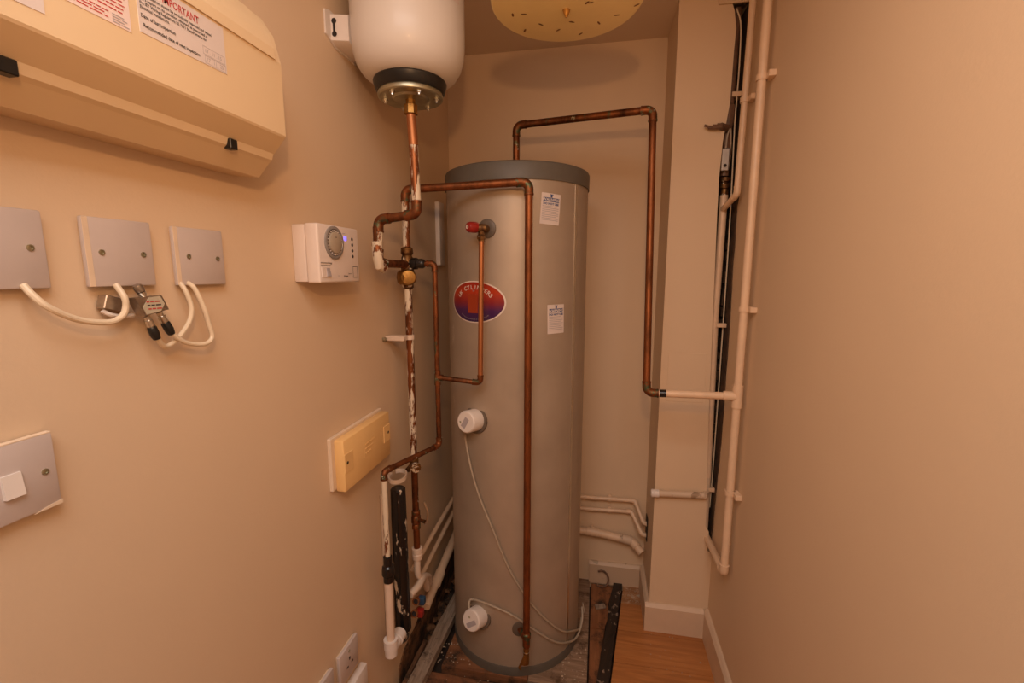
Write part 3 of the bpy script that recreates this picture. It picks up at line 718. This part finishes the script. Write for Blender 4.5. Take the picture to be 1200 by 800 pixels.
lb = obj('rating_label', bm, 'paper', sh)
bm = BM(); g0 = [(bm.verts.new(vlab(-31 + 2 * k, 1.955, .1332)), bm.verts.new(vlab(-31 + 2 * k, 1.962, .1332))) for k in range(5)]
for p, q in zip(g0, g0[1:]): bm.faces.new((p[0], q[0], q[1], p[1]))
vt = thing('vessel_pipe', 'copper pipe from the vessel foot looping left to the mixer valve', 'pipe', (-.45, 1.10, 1.4))
obj('label_mark', bm, 'ink', lb)
bm = BM(); rod(bm, (VX, 1.108, 1.73), (-.456, 1.106, 1.655), .0115, 18); obj('pipe', bm, 'cubright', vt)
pipe_run(vt, [(-.456, 1.106, 1.655), (-.451, 1.103, 1.492), (-.560, 1.112, 1.482), (-.560, 1.100, 1.372), (-.560, 1.272, 1.372)], .0112,
         ['cupaint', 'cuspot', 'cupaint2', 'cudark'], 'fit', rad=.018)
bm = BM(); tube(bm, [(-.5575, 1.094, 1.425), (-.557, 1.0925, 1.40), (-.556, 1.092, 1.385), (-.556, 1.098, 1.366), (-.556, 1.118, 1.360)], .0135, 14); obj('paint_crust', bm, 'crust', vt, label='thick crust of cream paint on the lower bend')
bm = BM(); box(bm, (-.563, 1.084, 1.41), (-.553, 1.0885, 1.462), .001, 1); lk = obj('pipe_tag', bm, 'cudark', vt)

# ------------------------------------------------------------------ tempered outlet pipe (15 mm): from the mixer, down, across and down to the waste
tm = thing('discharge_pipe', 'thin copper pipe from the black nut down and slanting across the left wall', 'pipe', (-.56, 1.08, .56))
pipe_run(tm, [(PX + .055, PY, 1.374), (-.475, PY, 1.374), (-.475, PY, .818), (-.560, 1.080, .815), (-.560, 1.080, .555)], .0078, ['cudark', 'cuspot', 'cuspot', 'cupaint2'], 'fit', fit=1.2)
bm = BM(); rod(bm, (-.475, PY, 1.055), (-.475, PY, 1.010), .0098, 14); rod(bm, (-.475, PY, 1.033), (-.458, PY, 1.033), .0095, 14); obj('tee', bm, 'fit', tm)
bm = BM(); lathe(bm, (-.560, 1.080, .566), (0, 0, -1), [(0, .009), (.002, .0125), (.028, .0125), (.032, .0165), (.042, .018), (.055, .018), (.060, .014), (.078, .014), (.08, .011)], 14); obj('coupling', bm, 'blackpaint', tm)
wp = thing('waste_pipe', 'white plastic waste pipe with elbow at the foot of the left wall', 'pipe', (-.56, 1.08, .27))
bm = BM(); rod(bm, (-.560, 1.080, .50), (-.562, 1.080, .29), .0115, 20); obj('pipe', bm, 'pvc', wp)
bm = BM(); lathe(bm, (-.562, 1.080, .305), (0, 0, -1), [(0, .013), (0, .020), (.028, .020), (.030, .018), (.050, .0175), (.056, .012)], 24)
lathe(bm, (-.562, 1.092, .272), (0, 1, 0), [(-.02, .014), (.008, .0178), (.020, .0178), (.022, .021), (.048, .021), (.048, .013)], 24); obj('elbow', bm, 'white', wp)
# black waste stack
bp = thing('black_pipe', 'glossy black pipe with flaked cream paint standing by the left wall', 'pipe', (-.578, 1.19, .22))
bm = BM(); lathe(bm, (-.575, 1.192, .712), (0, 0, -1), [(0, .018), (.004, .022), (.03, .0225), (.47, .0245)], 28); obj('pipe', bm, 'blackpaint', bp)
bm = BM(); tube(bm, spline([(-.575, 1.192, .25), (-.572, 1.185, .225), (-.565, 1.155, .245), (-.562, 1.135, .262)], 5), .018, 16); obj('bend', bm, 'blackpaint', bp)
bm = BM(); rod(bm, (XL + .008, 1.165, .70), (XL + .008, 1.165, .25), .008, 12); tag(obj('conduit', bm, 'pipeold'), 'thin grey conduit between the black pipe and the wall', 'conduit')
# open white clip ring above it
bm = BM(); pts = [(-.585 + .024 * math.cos(a), 1.215 + .026 * math.sin(a), .737 + .006 * math.sin(a)) for a in [R(200) + k * R(290) / 22 for k in range(23)]]
rg = []
for p in pts:
    c = Vector((-.585, 1.215, .737)); o_ = (Vector(p) - c); o_.z = 0; o_.normalize()
    rg.append([bm.verts.new(Vector(p) + o_ * .0 + Vector((0, 0, -.006))), bm.verts.new(Vector(p) + o_ * .004 + Vector((0, 0, -.006))), bm.verts.new(Vector(p) + o_ * .004 + Vector((0, 0, .006))), bm.verts.new(Vector(p) + Vector((0, 0, .006)))])
skin(bm, rg)
box(bm, (XL, 1.205, .731), (-.606, 1.225, .743), .001, 1)
tag(obj('pipe_clip', bm, 'pvc'), 'empty open white plastic pipe clip above the black pipe', 'clip')

# two open valve ends with blue and red handles
def vend(p, d, colr, label):
    t = thing('valve_end', label, 'valve', p); d = Vector(d).normalized(); p = Vector(p)
    bm = BM(); lathe(bm, p, d, [(-.045, .0095), (-.012, .0095), (-.010, .0115), (0, .0115), (.0, .0085), (-.006, .0080)], 20); obj('tail', bm, 'cubright', t)
    bm = BM(); lathe(bm, p, d, [(-.0055, .0079), (-.005, .0079)], 16); obj('bore', bm, 'dark', t)
    e = p - d * .022 + Vector((.004, .0, .0)); bm = BM()
    box(bm, (e.x - .002, e.y - .010, e.z - .013), (e.x + .020, e.y + .010, e.z + .012), .004, 2); obj('handle', bm, colr, t)
vend((-.545, 1.222, .315), (.0, -.92, .35), 'blue', 'open copper valve end with a blue handle beside the black pipe')
vend((-.548, 1.213, .278), (.0, -.92, .35), 'red', 'open copper valve end with a red handle beside the black pipe')
bm = BM(); tube(bm, spline([(-.558, 1.212, .345), (-.548, 1.26, .345), (-.556, 1.32, .33), (-.565, 1.37, .25)], 6), .0115, 12)
tag(obj('branch_pipe', bm, 'pvc'), 'short white bent pipe between the black pipe and the thick wall pipe', 'pipe')

# ------------------------------------------------------------------ horizontal painted pipes along the left and back walls
def wall_pipe(label, x, z0, z1, r, yb, zb0, zb1, end, y0=1.33, coll=()):
    t = thing('painted_wall_pipe', label, 'pipe', (x, y0, z0), 'cream painted pipes low along the walls')
    pts = [(x, y0, z0), (x, yb, z1), (.0, yb, zb0)] + end
    pipe_run(t, pts, r, 'pipepaint', 'pipepaint', rad=r * 1.5, fit=1.12)
    for (cx, cz) in coll:
        bm = BM(); lathe(bm, (cx - .006, yb, cz), (1, 0, 0), [(0, r), (0, r + .0035), (.013, r + .0035), (.013, r)], 18, False, False)
        box(bm, (cx - .006, yb, cz - .006), (cx + .007, YB, cz + r + .006), .001, 1); obj('clip', bm, 'pipepaint', t)
    return t
wall_pipe('upper of the two thin cream pipes low on the walls behind the tank', -.590, .360, .395, .0085, 1.852, .397, .40,
          [(.172, 1.852, .400), (.205, 1.80, .335), (.219, 1.80, .33)], 1.31, [(.068, .399)])
wall_pipe('lower of the two thin cream pipes low on the walls behind the tank', -.592, .275, .335, .0085, 1.852, .345, .35,
          [(.160, 1.852, .350), (.200, 1.80, .285), (.219, 1.80, .28)], 1.31, [(.068, .3475)])
bp2 = wall_pipe('thickest cream pipe, lowest along the left and back walls', -.585, .150, .235, .016, 1.843, .247, .24,
          [(.165, 1.838, .226), (.205, 1.80, .198)], 1.40, [(-.0, .246)])
bm = BM(); rod(bm, (-.585, 1.50, .165), (-.585, 1.56, .177), .0195, 20); obj('socket_joint', bm, 'pipepaint', bp2)
bm = BM(); rod(bm, (.115, 1.839, .235), (.165, 1.836, .227), .019, 20); obj('socket_joint', bm, 'pipeold', bp2)
bm = BM(); box(bm, (XL, 1.69, 1.375), (XL + .018, 1.745, 1.612), .003, 2)
tag(obj('trunking_strip', bm, 'white'), 'short white vertical trunking strip on the left wall behind the tank', 'trunking')

# ------------------------------------------------------------------ consumer unit (top left)
cu = thing('consumer_unit', 'large cream fuse box with inspection stickers high on the left wall', 'fuse box', (XL, .47, 1.51))
def yprism(poly, y0, y1): return prism(BM(), poly, lambda o, z: (XL + o, y0, z), lambda o, z: (XL + o, y1, z))
bm = yprism([(0, 1.512), (.045, 1.509), (.067, 1.532), (.072, 1.536), (.080, 1.56), (.080, 1.70), (0, 1.775)], .20, .714)
obj('base', bm, 'cream', cu, smooth=False)
bm = yprism([(.068, 1.5385), (.0985, 1.570), (.100, 1.573), (.100, 1.684), (.090, 1.725), (.07, 1.755), (.02, 1.778), (0, 1.778), (0, 1.76), (.05, 1.72), (.074, 1.68)], .198, .716)
obj('cover', bm, 'cream', cu, smooth=False)
hp = []
for k in range(9):
    a = R(90 * k / 8); hp.append((.702 - .03 + .03 * math.sin(a), 1.752 - .03 + .03 * math.cos(a)))
def flap_off(z): return .1025 if z < 1.69 else .1025 - .028 * ((z - 1.69) / .065) ** 1.6
bm = BM(); zz = [1.6845, 1.70, 1.715, 1.73, 1.745, 1.752]; rg = []
for z in zz:
    ye = .700 - (0 if z < 1.722 else .03 * (1 - math.sqrt(max(0, 1 - ((z - 1.722) / .0305) ** 2))))
    o = XL + flap_off(z)
    rg.append([bm.verts.new((o, .205, z)), bm.verts.new((o, ye, z)), bm.verts.new((o - .010, ye, z)), bm.verts.new((o - .010, .205, z))])
skin(bm, rg); obj('flap', bm, 'cream', cu, smooth=False)
for y_ in (.352, .625):
    bm = BM(); w = .014 if y_ < .4 else .007
    box(bm, (XL + .066, y_ - w, 1.531), (XL + .079, y_ + w, 1.5455), .001, 1); obj('latch', bm, 'black', cu)
FX = XL + .100
def sticker(poly, mat, lab):
    return obj('sticker', prism(BM(), poly, lambda a, b: (FX - .0005, a, b), lambda a, b: (FX + .0005, a, b)), mat, cu, smooth=False, label=lab)
s1 = sticker([(.474, 1.6195), (.5985, 1.6225), (.5975, 1.6815), (.474, 1.6815)], 'paper', 'white periodic inspection sticker')
s2 = sticker([(.345, 1.612), (.4635, 1.613), (.4635, 1.679), (.345, 1.679)], 'paperred', 'sticker of small red print')
s3 = sticker([(.255, 1.5885), (.379, 1.5895), (.379, 1.645), (.255, 1.645)], 'paper', 'white sticker at the left edge')
def wtext(par, s, size, y, z, mat, bold=0., al='LEFT', x=FX + .0009, nm='sticker_lettering', sx=1.):
    return obj(nm, text_bm(s, size, lambda u, v: (x, y + u * sx, z + v), al, bold), mat, par, smooth=False)
wtext(s1, 'IMPORTANT', .0120, .506, 1.6668, 'inkred', .0002, sx=.76)
for k, s in enumerate(('This installation should be periodically inspected and tested', 'and a report on its condition obtained, as prescribed in',
                       'the IET Wiring Regulations BS 7671 Requirements for', 'Electrical Installations.')):
    wtext(s1, s, .0048, .4765, 1.6605 - k * .0049, 'ink', .00008, sx=.86)
wtext(s1, 'Date of last inspection', .0056, .4765, 1.6365, 'ink', .00012, sx=.86)
wtext(s1, 'Recommended date of next inspection', .0056, .4785, 1.6268, 'ink', .00012, sx=.86)
def rect_lines(par, rects, t, mat, nm, x=FX + .0008):
    bm = BM()
    for (a, b, c, d) in rects:
        for q in ((a, b, c, b + t), (a, d - t, c, d), (a, b, a + t, d), (c - t, b, c, d)):
            bm.faces.new([bm.verts.new((x, *p)) for p in ((q[0], q[1]), (q[2], q[1]), (q[2], q[3]), (q[0], q[3]))])
    return obj(nm, bm, mat, par, smooth=False)
rect_lines(s1, [(.560, 1.6335, .5955, 1.6435), (.562, 1.6235, .5960, 1.6325)], .0004, 'inkpale', 'date_box')
wtext(s1, '17 . 11 . 15', .0068, .5625, 1.6362, 'inkpale', sx=.9); wtext(s1, '17 . 11 . 25', .0068, .5645, 1.6258, 'inkpale', sx=.9)
def dashes(par, y0, y1, z0, z1, n, mat, nm, h, x=FX + .0008):
    bm = BM(); random.seed(n * 31)
    for k in range(n):
        z = z1 - (z1 - z0) * k / max(1, n - 1); y = y0
        while y < y1 - .004:
            w = min(random.uniform(.004, .013), y1 - y)
            bm.faces.new([bm.verts.new((x, *p)) for p in ((y, z), (y + w, z), (y + w, z + h), (y, z + h))]); y += w + .0014
    return obj(nm, bm, mat, par, smooth=False)
dashes(s2, .350, .459, 1.6275, 1.675, 13, 'inkred', 'sticker_text_lines', .0012)
dashes(s2, .350, .440, 1.6165, 1.6225, 3, 'inkred', 'sticker_text_lines', .0011)
dashes(s3, .262, .371, 1.598, 1.64, 8, 'inkpale', 'sticker_text_lines', .0016)
dashes(s2, .4435, .461, 1.6150, 1.6225, 4, 'inkpale', 'sticker_stamp', .0010)

# ------------------------------------------------------------------ blank plates, switch, sockets
def plate(name, label, cat, y0, y1, z0, z1, off, holes, base=True, group=None, th=.007, lift=0., rimw=.006):
    t = thing(name, label, cat, (XL, (y0 + y1) / 2, z0), group)
    if base:
        bm = BM(); box(bm, (XL, y0 + .004, z0 + .003), (XL + off - th, y1 - .003, z1 - .003), .0015, 1); obj('back_box', bm, 'platerim', t)
    bm = BM(); box(bm, (XL + off - th, y0, z0), (XL + off, y1, z1), .0022, 2); p = obj('face_plate', bm, 'plate', t)
    for (y, z) in holes: screw(p, (XL + off + .0005, y, z), (1, 0, 0), .0036)
    return t, p
pt = []
t, p = plate('blank_plate', 'leftmost blank white cover plate, cut by the left edge of the photo', 'cover plate', .326, .412, 1.3315, 1.417, .011, [(.397, 1.376)])
t, p = plate('blank_plate', 'middle blank white cover plate above the cable splitter', 'cover plate', .4505, .5365, 1.3315, 1.4165, .012, [(.469, 1.374), (.522, 1.373)])
obj('painted_edge', box(BM(), (XL + .0118, .4508, 1.332), (XL + .0125, .4575, 1.416), .0003, 1), 'platerim', p)
t, p = plate('blank_plate', 'rightmost blank white cover plate with two cables hanging below', 'cover plate', .5695, .6585, 1.330, 1.4155, .012, [(.592, 1.373), (.645, 1.371)])
obj('painted_edge', box(BM(), (XL + .0118, .5698, 1.3305), (XL + .0125, .5765, 1.415), .0003, 1), 'platerim', p)
t, p = plate('light_switch', 'white rocker light switch low at the left edge', 'switch', .304, .3895, 1.0845, 1.170, .012, [(.3775, 1.1275)])
obj('painted_edge', box(BM(), (XL + .004, .3045, 1.1695), (XL + .0115, .389, 1.1712), .0003, 1), 'platerim', p)
obj('painted_edge', prism(BM(), [(.362, 1.0842), (.3895, 1.0842), (.3895, 1.089), (.378, 1.0878)], lambda a, b: (XL + .0117, a, b), lambda a, b: (XL + .0125, a, b)), 'platerim', p, smooth=False)
bm = BM(); prism(bm, [(0, 1.112), (.0055, 1.1125), (.0028, 1.138), (0, 1.138)], lambda o, z: (XL + .0115 + o, .3385, z), lambda o, z: (XL + .0115 + o, .3555, z)); obj('rocker', bm, 'white', t, smooth=False)
def socket(label, y0, z0, holes=True):
    t, p = plate('wall_socket', label, 'socket', y0, y0 + .086, z0, z0 + .086, .014, [(y0 + .043, z0 + .070)], th=.009)
    bm = BM()
    for (dy, dz, w, h) in ((.043, .050, .0025, .004), (.032, .032, .0038, .0022), (.054, .032, .0038, .0022)):
        box(bm, (XL + .0142, y0 + dy - w, z0 + dz - h), (XL + .0146, y0 + dy + w, z0 + dz + h))
    obj('pin_holes', bm, 'dark', p)
socket('white wall plate low on the left wall with its corner in view', .785, .318)
socket('white wall socket low on the left wall, whole plate in view', .897, .316)
bm = BM(); box(bm, (XL, .935, .20), (XL + .022, 1.01, .288), .003, 2); tag(obj('wall_plate', bm, 'white'), 'white box just below the low wall socket', 'socket')

# ------------------------------------------------------------------ timer
tmr = thing('heating_timer', 'white electronic timer with round dial and blue light on the left wall', 'timer', (XL, .925, 1.33))
bm = BM(); box(bm, (XL, .849, 1.329), (XL + .030, 1.003, 1.446), .003, 2); obj('back_case', bm, 'timer', tmr)
bm = BM(); box(bm, (XL + .0305, .847, 1.327), (XL + .060, 1.005, 1.448), .004, 3); fc = obj('front_case', bm, 'timer', tmr)
TX = XL + .060; dc = Vector((TX, .903, 1.4115))
bm = BM(); lathe(bm, dc, (1, 0, 0), [(-.001, .0345), (.003, .0345), (.004, .033), (.004, .029), (.0015, .0275), (.001, .026)], 48); di = obj('dial_ring', bm, plain('dial_clear_grey', (.27, .24, .22), .25), tmr)
bm = BM(); lathe(bm, dc, (1, 0, 0), [(.0008, .0285), (.002, .0285), (.0022, .0235)], 48); obj('dial_groove', bm, 'grey', di)
bm = BM(); lathe(bm, dc, (1, 0, 0), [(.001, .0225), (.006, .0225), (.0068, .021)], 48); kn = obj('dial_knob', bm, plain('dial_face', (.44, .36, .27), .4), di)
bm = BM()
for k in range(24):
    a = 2 * math.pi * k / 24; c = dc + Vector((.0045, .0252 * math.cos(a), .0252 * math.sin(a)))
    box(bm, (-.003, -.0010, -.0007), (.0, .0010, .0007), mat=Matrix.Translation(c) @ Matrix.Rotation(a, 4, 'X'))
obj('dial_tappets', bm, 'timer', di)
bm = BM(); box(bm, (dc.x + .0068, dc.y - .003, dc.z + .010), (dc.x + .0074, dc.y + .002, dc.z + .012)); obj('dial_mark', bm, 'grey', kn)
bm = BM(); box(bm, (TX - .001, .944, 1.4185), (TX + .0012, .954, 1.4285), .001, 1); obj('indicator_light', bm, 'led', tmr)
for k in range(4):
    bm = BM(); lathe(bm, (TX - .001, .977, 1.4235 - k * .0128), (1, 0, 0), [(0, .0036), (.002, .0036), (.0022, .0025)], 12); obj('small_indicator', bm, 'ink', tmr)
rect_lines(fc, [(.975, 1.337, .995, 1.3625)], .0012, 'ink', 'square_mark', TX + .0004)
bm = BM(); box(bm, (TX - .001, .852, 1.368), (TX + .0008, .888, 1.3692)); box(bm, (TX - .001, .852, 1.363), (TX + .0008, .886, 1.3640)); obj('switch_line', bm, 'grey', fc)
bm = BM(); box(bm, (TX - .002, .853, 1.338), (TX + .001, .884, 1.361), .001, 1); sw = obj('slide_switch', bm, 'timer', tmr)
bm = BM(); prism(bm, [(0, 1.341), (.004, 1.341), (.001, 1.358), (0, 1.358)], lambda o, z: (TX + o, .870, z), lambda o, z: (TX + o, .882, z)); obj('switch_rocker', bm, 'inkpale', sw, smooth=False)
wtext(fc, 'boost', .005, .955, 1.3745 - .03, 'ink', al='LEFT', x=TX + .0004, nm='case_lettering')
wtext(fc, 'timer', .0085, .935, 1.338, 'ink', .0001, x=TX + .0004, nm='case_lettering')
wtext(fc, 'on', .006, .912, 1.340, 'inkpale', x=TX + .0004, nm='case_lettering')
wtext(fc, 'off', .006, .886, 1.3655, 'ink', x=TX + .0004, nm='case_lettering')
wtext(fc, 'power', .0045, .938, 1.4325, 'inkpale', x=TX + .0004, nm='case_lettering')

# ------------------------------------------------------------------ beige junction box
jb = thing('junction_box', 'beige plastic junction box askew on the left wall below the timer', 'junction box', (XL, 1.05, .82))
bm = BM(); box(bm, (XL, .921, .829), (XL + .010, 1.180, .961), .002, 1); obj('base_plate', bm, 'platerim', jb)
bm = BM(); box(bm, (XL + .009, .935, .824), (XL + .035, 1.176, .954), .004, 2); jc = obj('cover', bm, 'beige', jb)
for (a, b, zc) in ((.9355, .974, .895), (1.137, 1.1755, .895)):
    bm = BM(); box(bm, (XL + .030, a, zc - .024), (XL + .0362, b, zc + .024), .0012, 1); o = obj('screw_panel', bm, 'beige', jb)
    bm = BM(); lathe(bm, (XL + .0355, a + .012 if a < 1 else b - .012, zc), (1, 0, 0), [(0, .004), (.001, .004), (.0012, .002)], 12); obj('screw', bm, 'dark', o)
bm = BM(); box(bm, (XL + .0345, 1.03, .873), (XL + .0353, 1.09, .917), .0003, 1); obj('moulded_mark', bm, 'beige', jc)
for k in range(3):
    obj('moulded_line', box(BM(), (XL + .035, 1.036, .906 - k * .012), (XL + .0366, 1.084 - .010 * k, .909 - k * .012)), 'beige', jc)

# ------------------------------------------------------------------ cable splitter and coax
sp = thing('cable_splitter', 'small dark metal aerial splitter hanging under the middle cover plate', 'splitter', (XL + .03, .51, 1.30))
SX = XL + .022
pts = [(.487, 1.3165), (.524, 1.3185), (.5325, 1.2985), (.4975, 1.2925)]
bm = prism(BM(), pts, lambda a, b: (SX - .004, a, b), lambda a, b: (SX + .010, a, b)); bd = obj('body', bm, 'nickel', sp, smooth=False)
bm = prism(BM(), [(.505, 1.3165), (.521, 1.3175), (.5265, 1.307), (.5205, 1.2975), (.4995, 1.294), (.4955, 1.3035)], lambda a, b: (SX + .0098, a, b), lambda a, b: (SX + .0106, a, b)); bp_ = obj('body_label', bm, plain('splitter_label', (.52, .46, .34), .5), bd, smooth=False)
for k in range(3):
    dashes(bp_, .5005 + .001 * k, .5215, 1.3100 - k * .0048, 1.3100 - k * .0048, 1, 'inkred' if k != 1 else 'ink', 'label_text_line', .0016, SX + .0109)
def fcon(a, b, black=True):
    a = Vector((SX + .003, *a)); b = Vector((SX + .003, *b)); d = (b - a); L = d.length; bm = BM()
    lathe(bm, a, d, [(0, .0038), (L * .15, .0038), (L * .16, .0050), (L * .42, .0050), (L * .44, .0036), (L * .5, .0036)], 6 if False else 12); obj('connector', bm, 'steel', sp)
    bm = BM(); lathe(bm, a, d, [(L * .46, .0050), (L * .5, .0058), (L * .8, .0060), (L, .0046)], 12); obj('connector_boot', bm, 'black' if black else 'nickel', sp)
fcon((.505, 1.291), (.516, 1.259)); fcon((.5235, 1.295), (.5385, 1.263)); fcon((.505, 1.3175), (.497, 1.333), False)
bm = BM(); box(bm, (XL + .002, .462, 1.300), (XL + .016, .492, 1.318), .001, 1, Matrix.Translation((0, .477, 1.309)) @ Matrix.Rotation(R(-18), 4, 'X') @ Matrix.Translation((0, -.477, -1.309)))
tag(obj('cable_coupler', bm, 'nickel'), 'small metal coupler tucked behind the splitter against the wall', 'connector')
bm = BM(); tube(bm, spline([(XL + .010, .462, 1.302), (XL + .012, .470, 1.296), (XL + .010, .485, 1.293), (XL + .010, .500, 1.293)], 5), .003, 8)
tag(obj('wire_tail', bm, 'white'), 'short white wire tail behind the splitter', 'wire')
XX = XL + .026
flexrun('coax_cable', [(XL + .012, .385, 1.336), (XL + .020, .387, 1.325), (XX, .396, 1.311), (XX, .423, 1.295), (XX, .455, 1.2885), (XX, .472, 1.294), (XX, .4785, 1.305), (XX, .4785, 1.318), (XL + .016, .478, 1.334)], .0037, 'cable', 'cream cable looping from the leftmost cover plate to the middle one')
flexrun('coax_cable', [(XL + .010, .567 + .02, 1.334), (XL + .02, .589, 1.325), (XX, .596, 1.295), (XX, .602, 1.270), (XX, .606, 1.252), (XX, .600, 1.243), (XX, .585, 1.2405), (XX, .562, 1.246), (XX, .546, 1.256), (SX + .004, .538, 1.265)], .0034, 'cable', 'outer cream cable looping from the rightmost cover plate to the splitter')
flexrun('coax_cable', [(XL + .010, .5715 + .003, 1.334), (XL + .018, .575, 1.322), (XX - .004, .578, 1.298), (XX - .004, .572, 1.277), (XX - .005, .555, 1.258), (XX - .007, .541, 1.2475), (XX - .005, .528, 1.247), (SX + .004, .5155, 1.2605)], .0034, 'cable', 'inner cream cable from the rightmost cover plate passing under the outer one')

# ------------------------------------------------------------------ ceiling dish light (off)
dl = thing('ceiling_light', 'cream glass dish ceiling light with brown flecks', 'ceiling light', (-.085, 1.060, ZC))
DCX, DCY, DR = -.085, 1.060, .160
def dz(r): return 1.897 + .011 * (r / DR) ** 2
bm = BM(); P = [(r, dz(r)) for r in (.004, .04, .08, .12, .145, .156)] + [(.160, 1.912), (.1595, 1.916), (.155, 1.917), (.12, 1.9125), (.08, 1.9065), (.004, 1.904)]
lathe(bm, (DCX, DCY, 0), (0, 0, 1), [(z, r) for r, z in P], 80); gd = obj('glass_dish', bm, 'glassdish', dl)
def fl3(par, x, y, ang, L=.015, w=.0042):
    r = math.hypot(x - DCX, y - DCY); z = dz(r) - .0006; bm = BM(); c, s = math.cos(ang), math.sin(ang)
    bm.faces.new([bm.verts.new((x + c * u - s * v, y + s * u + c * v, z)) for (u, v) in ((-L / 2, 0), (-L / 4, w / 2), (L / 4, w / 2), (L / 2, 0), (L / 4, -w / 2), (-L / 4, -w / 2))])
    obj('fleck', bm, 'fleck', par, smooth=False)
k2 = (1.904 - 1.35) / .65
for (x, y, a) in ((-.237, 1.252, 95), (-.208, 1.249, 8), (-.171, 1.303, 48), (-.129, 1.341, -38), (-.09, 1.302, 28), (-.071, 1.379, -45), (-.021, 1.327, 70), (.025, 1.303, -5), (.071, 1.274, -35), (-.219, 1.335, -65)):
    fl3(gd, x * k2, y * k2, R(a))
for k in range(24):
    a = random.uniform(R(175), R(365)); r = random.uniform(.04, .15); fl3(gd, DCX + r * math.cos(a), DCY - .02 + r * math.sin(a) * .9, random.uniform(0, 3.1))
bm = BM(); lathe(bm, (DCX, DCY, 1.907), (0, 0, -1), [(0, .011), (.006, .012), (.010, .008), (.018, .0055), (.024, .002)], 20); obj('finial', bm, plain('aged_brass', (.50, .26, .06), .35, metal=.6), dl)
bm = BM(); rod(bm, (DCX, DCY, 1.90), (DCX, DCY, ZC - .02), .005, 12); obj('stem', bm, 'brass', dl)
bm = BM(); lathe(bm, (DCX, DCY, ZC), (0, 0, -1), [(0, .05), (.01, .05), (.025, .03), (.03, .008)], 32); obj('ceiling_rose', bm, 'brass', dl)
